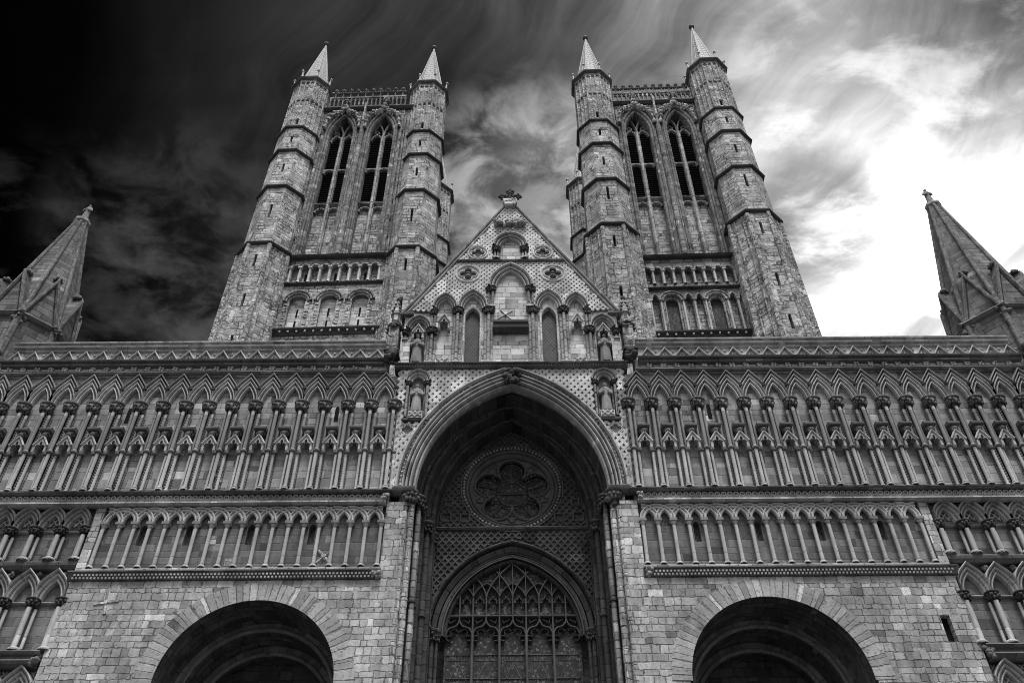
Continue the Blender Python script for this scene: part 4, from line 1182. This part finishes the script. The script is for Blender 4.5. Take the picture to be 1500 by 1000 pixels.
def make_turret(b4, tall_slits=True):
    """tower turret, origin at ground on its axis; returns the root mesh (lower stage) with sub-parts"""
    stages = [(28.0, b4, 1.46, 1.38), (b4, 44.8, 1.30, 1.26), (44.8, 48.5, 1.26, 1.23), (48.5, 51.1, 1.23, 1.21), (51.1, 57.0, 1.14, 1.12)]
    root = None; S = MB()
    low = MB()
    for si, (z0, z1, r0, r1) in enumerate(stages):
        m = low if si == 0 else S
        p0, p1 = octp(r0), octp(r1)
        cuts = [z0, z1] if si else [z0, 33.3, 36.2, z1]
        for ci in range(len(cuts)-1):
            za, zb = cuts[ci], cuts[ci+1]
            fa, fb = (za-z0)/(z1-z0), (zb-z0)/(z1-z0)
            q0 = [(a[0]+(b[0]-a[0])*fa, a[1]+(b[1]-a[1])*fa) for a, b in zip(p0, p1)]
            q1 = [(a[0]+(b[0]-a[0])*fb, a[1]+(b[1]-a[1])*fb) for a, b in zip(p0, p1)]
            for i in range(8):
                j = (i+1) % 8
                slit = None
                if i == 5:
                    H = {0: 1.0, 1: 1.2, 2: .85, 3: .7, 4: .7}[si]
                    zc = {1: z0+3.0, 2: z0+1.9, 3: z0+1.3, 4: z0+.8}.get(si)
                    if si == 0: zc = {0: 32.0, 1: 35.0, 2: z1-1.4}[ci]
                    slit = (zc, .15, H)
                face_slit(m, q0[i], q0[j], za, zb, slit, q1[i], q1[j])
    root = low.build('angle_turret', 'tower_rough')
    S.build('upper_stages', 'tower', root)
    mb = MB()                                    # rolls on the angles and faces of the lower stage
    for i, (x, y) in enumerate(octp(1.46)):
        x1, y1 = octp(1.38)[i]
        z = 28.0
        while z < b4-.3:
            h = rnd.uniform(.3, .5); t = (z-28)/(b4-28)
            cx, cy = x+(x1-x)*t, y+(y1-y)*t
            mb.lathe((cx, cy, z), [(.12, 0), (.135, .03), (.135, h-.03), (.12, h)], 8); z += h
        j = (i+1) % 8
        X, Y = octp(1.46)[j]; X1, Y1 = octp(1.38)[j]
        for f in (.28, .72):
            if i == 5: continue
            mb.tube([(x+(X-x)*f, y+(Y-y)*f, 28), (x1+(X1-x1)*f, y1+(Y1-y1)*f, b4-.15)], .06, 6)
    mb.build('angle_rolls', 'tower_rough', root)
    for z, r in ((b4, 1.42), (44.8, 1.28), (48.5, 1.25), (51.1, 1.21)):
        mb = MB(); mb.octo((0, 0, z), [(r-.06, -.12), (r+.10, -.10), (r+.15, -.04), (r+.15, .02), (r-.1, .2)])
        mb.build('string_band', 'dark', root)
    # panelled top stage
    mb = MB()
    for i in range(8):
        a, b = octp(1.14)[i], octp(1.14)[(i+1) % 8]; a1, b1 = octp(1.12)[i], octp(1.12)[(i+1) % 8]
        for f in (0, .333, .667):
            mb.tube([(a[0]+(b[0]-a[0])*f, a[1]+(b[1]-a[1])*f, 51.4), (a1[0]+(b1[0]-a1[0])*f, a1[1]+(b1[1]-a1[1])*f, 56.9)], .075, 6)
        am = math.atan2((a[1]+b[1])/2, (a[0]+b[0])/2)-math.atan2(-1, 0)
        c, s_ = math.cos(am), math.sin(am)
        wd = 1.13*math.tan(PI/8)*2/3
        for zt in (54.3, 56.55):
            for q in (-1, 0, 1):
                mp = lambda X, Y, Z, c=c, s_=s_: (X*c-(Y-1.13)*s_, X*s_+(Y-1.13)*c, Z)
                mb.ribbon(arch(wd*.44, zt, wd*.5, 4, q*wd), .035, -.07, .02, mp=mp)
                mb.prism([(q*wd-wd/2, zt+.25), (q*wd+wd/2, zt+.25), (q*wd+wd/2, zt+.38), (q*wd-wd/2, zt+.38)], -.06, .02, mp=mp)
    mb.build('top_panelling', 'tower', root)
    mb = MB(); mb.octo((0, 0, 57.0), [(1.10, -.15), (1.2, -.1), (1.24, .0), (1.34, .06), (1.38, .14), (1.34, .22), (1.1, .3), (.9, .32)]); mb.build('cornice', 'string', root)
    mb = MB(); mb.octo((0, 0, 57.25), [(.98, 0), (.09, 6.2), (.07, 6.7)]); sp = mb.build('spirelet', 'lead', root)
    # lead rolls in herringbone on the spirelet
    kk = 1/math.cos(PI/8)
    mbs = MB()
    for i in range(8):
        a = PI/8+i*PI/4; b = a+PI/4; m_ = (a+b)/2
        def R(z): return .98+(.09-.98)*(z/6.2)
        mbs.tube([(R(0)*kk*math.cos(a), R(0)*kk*math.sin(a), 57.25), (R(6.1)*kk*math.cos(a), R(6.1)*kk*math.sin(a), 63.35)], .05, 6, radii=[.055, .03])
        mbs.tube([(R(0)*math.cos(m_), R(0)*math.sin(m_), 57.25), (R(5.4)*math.cos(m_), R(5.4)*math.sin(m_), 62.65)], .035, 6, radii=[.04, .02])
        z = .1
        while z < 5.2:
            for e in (a, b): mbs.tube([(R(z)*kk*math.cos(e), R(z)*kk*math.sin(e), 57.25+z), (R(z+.3)*math.cos(m_), R(z+.3)*math.sin(m_), 57.25+z+.3)], .02, 4, caps=False)
            z += .36
    mb = mbs
    for i in range(8):                          # horns on the cornice
        a = PI/8+i*PI/4; c, s_ = math.cos(a), math.sin(a)
        mb.tube([(1.3*c, 1.3*s_, 57.2), (1.36*c, 1.36*s_, 57.9)], .07, 6, radii=[.1, .045]); mb.blob((1.37*c, 1.37*s_, 57.98), .11, 6, 4, .3)
        am = i*PI/4; c, s_ = math.cos(am), math.sin(am)
        mp = lambda X, Y, Z, c=c, s_=s_: (X*c-(Y-1.02)*s_, X*s_+(Y-1.02)*c, Z)
        mb.prism([(-.4, 57.25), (.4, 57.25), (0, 58.35)], -.05, .3, mp=mp)
    # top_parts together are lead covered
    mb.build('spirelet_rolls', 'lead', root)
    mb = MB(); mb.lathe((0, 0, 63.85), [(.03, 0), (.14, .06), (.2, .18), (.2, .3), (.13, .42), (.0, .46)], 10); mb.build('finial_ball', 'iron', root)
    return root
turretL = make_turret(39.5); turretR = make_turret(40.5)

def make_tower(label, ox, oy, rz, left, turret, tpos, first_turret):
    T = thing('bell_tower', label, 'tower', (ox, oy, 0), rz, 'twin towers behind the screen')
    inv = Matrix.Rotation(-rz, 3, 'Z')
    for k, (wx, wy) in enumerate(tpos):
        p = inv @ Vector((wx-ox, wy-oy, 0))
        if k == 0: turret.parent = T; turret.location = p
        else: dup(turret, T, p)
    D = dict(A=39.6, at=39.2, ab=37.6, B=37.5, rt=36.75, rs=36.1, rb=34.1, C=33.9, sill=45.0, wsp=51.6, apex=53.9, tr=48.5, pb=54.7, pt=56.3) if left else \
        dict(A=38.8, at=38.2, ab=36.7, B=36.4, rt=36.0, rs=35.4, rb=33.2, C=33.0, sill=44.7, wsp=51.2, apex=53.3, tr=48.2, pb=54.4, pt=55.8)
    W = 3.4
    hw, wc = .80, 1.32
    holes = [arch(hw, D['wsp'], D['apex']-D['wsp'], 10, s*wc, D['A']+.08) for s in (-1, 1)]
    mb = MB(); mb.prism(rect(-W, W, D['A'], D['pb']), 0, .9, holes, back=False); mb.build('upper_wall', 'tower_panel', T)
    mb = MB(); mb.box(-W, W, .95, 9.4, 28, D['pb']); mb.build('tower_body', 'tower', T)
    # splayed jamb shafts
    mb = MB()
    for s in (-1, 1):
        for (dx, y, r) in ((.84, -.03, .10), (.98, -.12, .09), (1.1, -.05, .07)):
            mb.sweep(arch(dx, D['wsp'], (D['apex']-D['wsp'])*(dx/.8), 10, s*wc, D['A']+.1), [(-r, .06), (-r*.7, y-r*.4), (0, y-r), (r*.7, y-r*.4), (r, .06)], xclip=(s*wc-1.33, s*wc+1.33))
    for q, r in ((0, .17), (-.26, .07), (.26, .07), (-2.52, .1), (2.52, .1), (-2.75, .07), (2.75, .07), (-2.95, .12), (2.95, .12)):
        mb.tube([(q, -.06 if q else -.12, D['A']+.1), (q, -.06 if q else -.12, D['pb']-.9)], r, 8)
    mb.build('window_shafts', 'tower_panel', T)
    mb = MB()                                    # blind tracery between the shafts
    for cx_, w_ in ((-.135, .10), (.135, .10), (-2.635, .09), (2.635, .09), (-2.42, .06), (2.42, .06), (-2.85, .06), (2.85, .06)):
        for zt in (D['A']+1.6, D['A']+3.2, D['sill']-.6, D['sill']+1.6, D['tr']-.2, D['tr']+1.5, D['wsp']+.2):
            mb.ribbon(arch(w_, zt, w_*1.6, 4, cx_), .035, -.10, .01); mb.box(cx_-w_, cx_+w_, -.07, .01, zt+.32, zt+.40)
    mb.build('blind_tracery', 'tower', T)
    for s in (-1, 1):                            # ogee hoods with crockets
        mb = MB(); P = []
        for i in range(19):
            t = i/18
            if t < .55: q = t/.55; dx = 1.12-.62*(1-math.cos(q*PI/2)); z = D['wsp']+.5+1.75*math.sin(q*PI/2)
            else: q = (t-.55)/.45; dx = .5*(1-math.sin(q*PI/2)); z = D['wsp']+2.25+1.15*(1-math.cos(q*PI/2))
            P.append((s*wc-dx, z))
        P += [(2*s*wc-x, z) for x, z in reversed(P[:-1])]
        mb.ribbon(P, .09, -.36, .02)
        for i, (x, z) in enumerate(P):
            if i % 2 == 0: mb.blob((x, -.3, z+.13), .15, 6, 4, .35)
            if i % 2 == 1 and 2 < i < len(P)-3: mb.blob((x, -.2, z-.16), .09, 6, 4, .35)
        crocket(mb, s*wc, -.25, P[18][1]+.25, .2); mb.build('ogee_hood', 'tower', T)
        # tracery and louvres
        mb = MB(); x0 = s*wc
        mb.ribbon([(x0, D['A']+.1), (x0, D['wsp']+.35)], .125, .26, .62)
        for e in (-1, 1):
            mb.ribbon(arch(hw/2-.03, D['wsp'], .65, 7, x0+e*hw/2), .065, .38, .6)
            mb.ribbon(arch(hw/2-.05, D['tr']-.35, .32, 6, x0+e*hw/2), .06, .38, .6)
            mb.ribbon(arch(hw/2-.05, D['sill']-.75, .36, 6, x0+e*hw/2), .07, .38, .6)
            P = [(x0+e*.8*(1-math.cos(t*PI/16)), D['wsp']+.3+1.9*math.sin(t*PI/16)) for t in range(6)]
            mb.ribbon(P, .06, .36, .6)
            cx_ = x0+e*hw/2
            mb.ribbon(lobes(cx_+e*.05, D['wsp']+.95, 3, .09, .1, PI/2, 5), .03, .44, .58, closed=True)
        mb.box(x0-hw, x0+hw, .42, .62, D['tr']-.06, D['tr']+.06)
        mb.extx(x0-hw-.05, x0+hw+.05, [(.6, D['sill']-.2), (.3, D['sill']-.18), (.24, D['sill']-.08), (.3, D['sill']), (.6, D['sill']+.1)])
        tr = mb.build('window_tracery', 'tower', T)
        mb = MB(); z = D['sill']+.1
        while z < D['wsp']+.5:
            for e in (-1, 1):
                xa, xb = sorted((x0+e*.08, x0+e*(hw-.02)))
                mb.extx(xa, xb, [(.58, z), (.60, z-.03), (.84, z+.17), (.82, z+.2)])
            z += .2
        mb.build('louvres', 'louvre', tr)
        mb = MB(); mb.box(x0-hw-.02, x0+hw+.02, .88, .93, D['sill'], D['apex']); mb.build('dark_opening', 'black', tr)
        mb = MB(); mb.box(x0-hw-.02, x0+hw+.02, .62, .9, D['A'], D['sill']-.05); mb.build('blind_panel', 'tower', tr)
    # cornice and pierced parapet
    mb = MB(); mb.extx(-W, W, [(.1, D['pb']-.2), (-.12, D['pb']-.15), (-.25, D['pb']), (-.25, D['pb']+.06), (-.1, D['pb']+.12), (.3, D['pb']+.14), (.3, D['pb']-.2)]); mb.build('parapet_string', 'dark', T)
    mb = MB(); z0 = D['pb']-.75
    n = 14
    for i in range(n):
        x = -2.6+5.2*(i+.5)/n
        mb.ribbon(lobes(x, z0+.28, 3, .07, .07, PI/2, 6), .025, -.05, .0, closed=True)
        mb.box(x+.17, x+.2, -.06, 0, z0, z0+.55)
    mb.box(-2.65, 2.65, -.07, 0, z0-.06, z0); mb.box(-.05, .05, -.35, 0, z0-1.0, D['pb']+.4)
    mb.build('frieze', 'tower', T)
    mb = MB(); n = 18; za, zb = D['pb']+.12, D['pt']
    for i in range(n+1):
        x = -2.55+5.1*i/n
        mb.box(x-.04, x+.04, -.1, .08, za, zb-.25)
        if i < n: mb.ribbon(arch(5.1/n/2-.03, zb-.55, .2, 4, x+5.1/n/2), .035, -.08, .06)
    mb.box(-2.6, 2.6, -.12, .1, zb-.27, zb-.1); mb.box(-2.6, 2.6, -.05, .05, za, za+.35)
    pm = mb; mb = MB()
    for i in range(10):
        x = -2.3+4.6*i/9
        mb.lathe((x, 0, zb-.1), [(.09, 0), (.05, .25), (.06, .75)], 6)
        mb.blob((x, 0, zb+.78), .15, 7, 5, .25, sz=1.3); mb.blob((x-.16, 0, zb+.5), .12, 6, 4, .25); mb.blob((x+.16, 0, zb+.5), .12, 6, 4, .25); mb.blob((x, 0, zb+.5), .1, 6, 4, .25)
    pm.absorb(mb, 'capstone').build('pierced_parapet', 'tower_panel', T)
    # lower stage: small arcade, strings, recesses
    mb = MB(); mb.extx(-W, W, [(.5, D['A']-.12), (-.22, D['A']-.1), (-.3, D['A']), (-.22, D['A']+.06), (0, D['A']+.12), (.5, D['A']+.12)]); mb.build('string_course', 'dark', T)
    n = 9; wA = 4.9; ps = wA/n
    hs = [arch(ps/2-.09, D['at']-.42, ps/2-.09, 6, -wA/2+ps*(i+.5), D['ab']+.06) for i in range(n)]
    mb = MB(); mb.prism(rect(-W, W, D['B'], D['A']-.12), 0, .3, hs, back=False); mb.build('arcade_wall', 'tower_panel', T)
    mb = MB(); mb.box(-W, W, .3, .9, D['C'], D['A']-.12); mb.build('lower_core', 'tower', T)
    for i in range(n):
        x = -wA/2+ps*(i+.5)
        mb = MB(); mb.sweep(arch(ps/2-.1, D['at']-.42, ps/2-.1, 7, x), [(0, .1), (0, -.05), (.04, -.1), (.1, -.08), (.13, 0)], xclip=(x-ps/2+.002, x+ps/2-.002)); mb.build('arcade_arch', 'tower', T)
        if left and i in (1, 4, 7):
            mb = MB(); mb.prism(rect(x-.06, x+.06, D['ab']+.35, D['ab']+1.0), .285, .31, back=False); mb.build('arrow_slit', 'black', T)
    for i in range(n+1):
        x = -wA/2+ps*i
        mb = MB(); mb.lathe((x, -.02, 0), [(.1, D['ab']+.02), (.065, D['ab']+.12), (.06, D['at']-.6)], 8, smooth=True)
        c = mb.build('arcade_shaft', 'shaft', T)
        mb = bell_capital(.11, .2); mb.xform(lambda X, Y, Z: (X+x, Y-.02, Z+D['at']-.61)); mb.build('capital', 'mould', c)
    mb = MB(); mb.extx(-W, W, [(.2, D['B']-.14), (-.1, D['B']-.12), (-.16, D['B']-.04), (-.1, D['B']+.02), (.2, D['B']+.06)])
    for i in range(34): mb.blob((-2.6+5.2*i/33, -.14, D['B']-.06), .075, 6, 4, .3)
    mb.build('carved_string', 'dark', T)
    if left:
        cs = [-1.66, 0, 1.66]; R0 = .46
        hs = [arch(R0, D['rs'], R0, 10, c, D['rb']) for c in cs]
        mb = MB(); mb.prism(rect(-W, W, D['C'], D['B']-.14), 0, .55, hs, back=False); mb.build('recess_wall', 'tower', T)
        for c in cs:
            mb = MB(); mb.sweep(arch(R0, D['rs'], R0, 10, c, D['rb']), [(0, .4), (0, .06), (.03, .0), (.07, .06), (.09, -.01)])
            mb.sweep(arch(R0, D['rs'], R0, 10, c), [(.08, .0), (.1, -.1), (.16, -.14), (.2, -.06), (.22, -.02), (.24, -.16), (.3, -.18), (.33, -.1), (.33, .02)])
            for e in (-1, 1):
                for q in range(8): mb.box(c+e*.58-.09, c+e*.58+.09, -.06-.02*(q % 2), .02, D['rb']+.02+q*.24, D['rb']+.2+q*.24)
                mb.lathe((c+e*.47, .0, 0), [(.07, D['rb']), (.06, D['rs'])], 8, smooth=True)
            r = mb.build('round_arch_recess', 'tower', T)
            mb = MB(); mb.box(c-R0-.02, c+R0+.02, .28, .3, D['rb'], D['rs']+R0+.02); mb.build('recess_infill', 'gable', r)
            mb = MB(); mb.box(c-.05, c+.05, .272, .285, D['rb']+.25, D['rb']+.85); mb.box(c-.05, c+.05, .272, .285, D['rb']+1.1, D['rb']+1.75); mb.build('arrow_slit', 'black', r)
    else:
        big_ = [-1.15, 1.15]; R0 = .42; n2 = 10
        small = [-2.5, -2.0, -.28, .28, 2.0, 2.5]
        hs = [arch(R0, D['rs'], R0, 8, c, D['rb']) for c in big_]+[arch(.17, D['rs']+.1, .34, 5, c, D['rb']) for c in small]
        mb = MB(); mb.prism(rect(-W, W, D['C'], D['B']-.14), 0, .32, hs, back=False); mb.build('recess_wall', 'tower_panel', T)
        for c in big_:
            mb = MB(); mb.sweep(arch(R0, D['rs'], R0, 10, c, D['rb']), [(-.1, .3), (-.1, .1), (-.04, .04), (.0, .06), (.01, 0)]); mb.sweep(arch(R0, D['rs'], R0, 10, c), [(0, .0), (.03, -.1), (.1, -.14), (.14, -.08), (.17, -.16), (.23, -.16), (.25, 0)])
            r = mb.build('belfry_light', 'tower', T)
            mb = MB(); mb.box(c-R0, c+R0, .25, .27, D['rb'], D['rs']+R0); mb.build('leaded_glass', 'belfry_glass', r)
        for c in small:
            mb = MB(); mb.ribbon(arch(.2, D['rs']+.1, .4, 5, c), .06, -.12, .02); mb.build('small_arch', 'tower', T)
        for c in (-2.75, -2.25, -1.72, -.58, 0, .58, 1.72, 2.25, 2.75):
            mb = MB(); mb.lathe((c, -.02, 0), [(.08, D['rb']), (.06, D['rb']+.1), (.06, D['rs']-.1)], 8, smooth=True)
            q = mb.build('arcade_shaft', 'shaft', T); mb = bell_capital(.1, .2); mb.xform(lambda X, Y, Z: (X+c, Y-.02, Z+D['rs']-.1)); mb.build('capital', 'mould', q)
    mb = MB(); mb.extx(-W, W, [(.3, D['C']-.3), (-.08, D['C']-.3), (-.1, D['C']-.12), (-.28, D['C']-.04), (-.3, D['C']+.03), (-.1, D['C']+.1), (.3, D['C']+.1)])
    bs = mb; mb = MB()
    for i in range(13): mb.blob((-2.6+5.2*i/12, -.2, D['C']-.16), .07, 6, 4, .2)
    bs.absorb(mb, 'gable').build('base_string', 'dark', T)
    mb = MB(); mb.box(-W, W, 0, .9, 28, D['C']-.3); mb.build('tower_base', 'tower_rough', T)
    return T
make_tower('stone bell tower with three round recesses at its foot, standing left of the gable', -9.6, 8.5, math.radians(-1.7), True, turretL, [(-13.6, 8.74), (-5.6, 9.09), (-5.7, 17.6), (-13.6, 17.6)], True)
make_tower('stone bell tower with two dark lancets at its foot, standing right of the gable', 9.5, 8.0, math.radians(-1.7), False, turretR, [(13.4, 7.58), (5.64, 8.4), (5.6, 17.2), (13.4, 17.2)], True)

# body of the church between and behind the towers, and the ground
mb = MB(); mb.box(-22, 22, 3.4, 5.0, 0, 24.4); mb.box(-13, 13, 5.0, 17.8, 0, 24.6); mb.build('screen_backing', 'norman', front)
mb = MB(); mb.q([(-4.2, .7, 26.2), (-4.2, 9, 26.2), (0, 9, 33.2), (0, .7, 33.2)]); mb.q([(4.2, .7, 26.2), (4.2, 9, 26.2), (0, 9, 33.2), (0, .7, 33.2)])
mb.box(-4.04, 4.04, .7, 9, 23.2, 26.18); mb.build('gable_roof', 'string', front)
mb = MB(); mb.q([(-900, -900, 0), (900, -900, 0), (900, 900, 0), (-900, 900, 0)])
g = mb.build('ground', 'paving'); g['kind'] = 'structure'

# ------------------------------------------------------------------ camera
cam = bpy.data.cameras.new('camera'); cam.lens = 1320/1500*36; cam.sensor_width = 36; cam.clip_end = 3000; cam.clip_start = .1
co = bpy.data.objects.new('camera', cam); col.objects.link(co)
th = math.radians(43.9)
co.matrix_world = Matrix.Translation((.04, -24.2, 1.6)) @ Matrix.Rotation(PI/2+th, 4, 'X') @ Matrix.Rotation(math.radians(-.42), 4, 'Z')
scene.camera = co

# ------------------------------------------------------------------ light and sky
SUN_EL, SUN_AZ = math.radians(63), math.radians(12)     # azimuth measured from straight in front, to the right
sun = bpy.data.lights.new('sun', 'SUN'); sun.energy = 2.0; sun.angle = math.radians(18); sun.color = (1, 1, 1)
so = bpy.data.objects.new('sun', sun); col.objects.link(so)
sd = Vector((math.sin(SUN_AZ)*math.cos(SUN_EL), -math.cos(SUN_AZ)*math.cos(SUN_EL), math.sin(SUN_EL)))
so.rotation_euler = sd.to_track_quat('Z', 'Y').to_euler()
w = bpy.data.worlds.new('World'); scene.world = w; w.use_nodes = True
N = NB(w.node_tree); nt = w.node_tree
for n in list(nt.nodes): nt.nodes.remove(n)
out = N.node('ShaderNodeOutputWorld'); bg = N.node('ShaderNodeBackground'); nt.links.new(bg.outputs[0], out.inputs[0])
sky = N.node('ShaderNodeTexSky', sky_type='NISHITA'); sky.sun_disc = False; sky.sun_elevation = SUN_EL; sky.sun_rotation = PI-SUN_AZ
bw = N.node('ShaderNodeRGBToBW'); nt.links.new(sky.outputs[0], bw.inputs[0])
tc = N.node('ShaderNodeTexCoord'); d = N.sep(tc.outputs['Generated'])
zz = N.m('MAXIMUM', d[2], .08)
px_, py_ = N.div(d[0], zz), N.div(d[1], zz)       # the cloud layer as a plane overhead
def gl(v):                                       # cosine to a direction
    v = Vector(v).normalized()
    return N.vmath('DOT_PRODUCT', tc.outputs['Generated'], tuple(v)).outputs['Value']
bg.inputs['Strength'].default_value = .1
front_ = N.ramp(d[1], .12, -.30)                 # sky over the viewer's shoulder: bright overcast
glow = gl((.390, .586, .710))
ang = N.mul(N.m('ARCCOSINE', N.m('MINIMUM', glow, .99999)), 180/PI)
# cirrus drawn out along one direction, cumulus lower down
wx = N.add(N.mul(px_, .90), N.mul(py_, .42)); wy = N.add(N.mul(px_, .42), N.mul(py_, -.90))
warp = N.noise(N.xyz(N.mul(px_, 1.6), N.mul(py_, 1.6), 5.0), 1.0, 3, .5)
wisp = N.noise(N.xyz(N.add(N.mul(wx, 4.2), N.mul(warp, 2.2)), N.add(N.mul(wy, .9), N.mul(warp, .8)), 1.0), 1.35, 9, .60, .25)
cum = N.noise(N.xyz(N.mul(px_, 1.9), N.mul(py_, 2.9), 3.3), 3.3, 10, .60, .30)
lump = N.noise(N.xyz(N.mul(px_, 1.0), N.mul(py_, 1.5), 9.0), 2.3, 6, .55, .4)
streak = N.mul(N.m('POWER', N.mul(wisp, 2.0), 2.4), N.m('POWER', N.mul(lump, 2.0), 1.2))
fall = N.mul(N.m('EXPONENT', N.mul(N.sub(ang, 9.5), -.100)), .38)
core = N.mul(N.m('EXPONENT', N.mul(N.m('POWER', N.div(ang, 6.8), 2.0), -1.0)), N.mul(N.ramp(lump, .34, .56, .6, 1.0), N.ramp(wisp, .30, .62, .5, 1.1)))
lowc = N.mul(N.ramp(cum, .47, .67), N.ramp(N.sub(d[2], N.mul(d[0], .2)), .85, .79))
vis = N.add(N.mul(fall, streak), N.mul(core, 1.05))
vis = N.add(vis, N.mul(lowc, N.mul(N.m('EXPONENT', N.mul(N.sub(ang, 9.5), -.065)), .36)))
puff = N.noise(N.xyz(N.mul(px_, 2.4), N.mul(py_, 2.6), 1.3), 4.2, 10, .58, .45)
vis = N.mul(vis, N.ramp(ang, 53, 36, .0, 1.0))
vis = N.add(vis, N.mul(N.mul(N.ramp(puff, .42, .66), N.ramp(gl((.026, .602, .797)), .9885, .9975)), .30))
vis = N.add(vis, N.mul(N.mul(N.ramp(puff, .40, .66), N.ramp(gl((-.335, .610, .716)), .986, .9975)), .026))
vis = N.mul(vis, N.sub(1.0, N.mul(N.mul(N.ramp(cum, .32, .58), N.ramp(gl((.315, .590, .744)), .9955, .9990)), .72)))
vis = N.add(N.add(vis, N.mul(lowc, .020)), N.mul(bw.outputs[0], .0004))
over = N.mul(N.add(.22, N.mul(N.ramp(d[2], 0, 1.0, smooth=False), .75)), N.add(.75, N.mul(lump, .5)))
vis = N.mix(front_, N.mul(vis, .80), over)
tot = N.mul(vis, 10.0)
cc = N.node('ShaderNodeCombineColor')
for i in range(3): nt.links.new(tot, cc.inputs[i])
nt.links.new(cc.outputs[0], bg.inputs['Color'])

scene.view_settings.view_transform = 'Standard'; scene.view_settings.look = 'None'; scene.view_settings.exposure = 0.5; scene.view_settings.gamma = 1
scene.cycles.filter_width = .9; scene.cycles.max_bounces = 5; scene.cycles.diffuse_bounces = 3
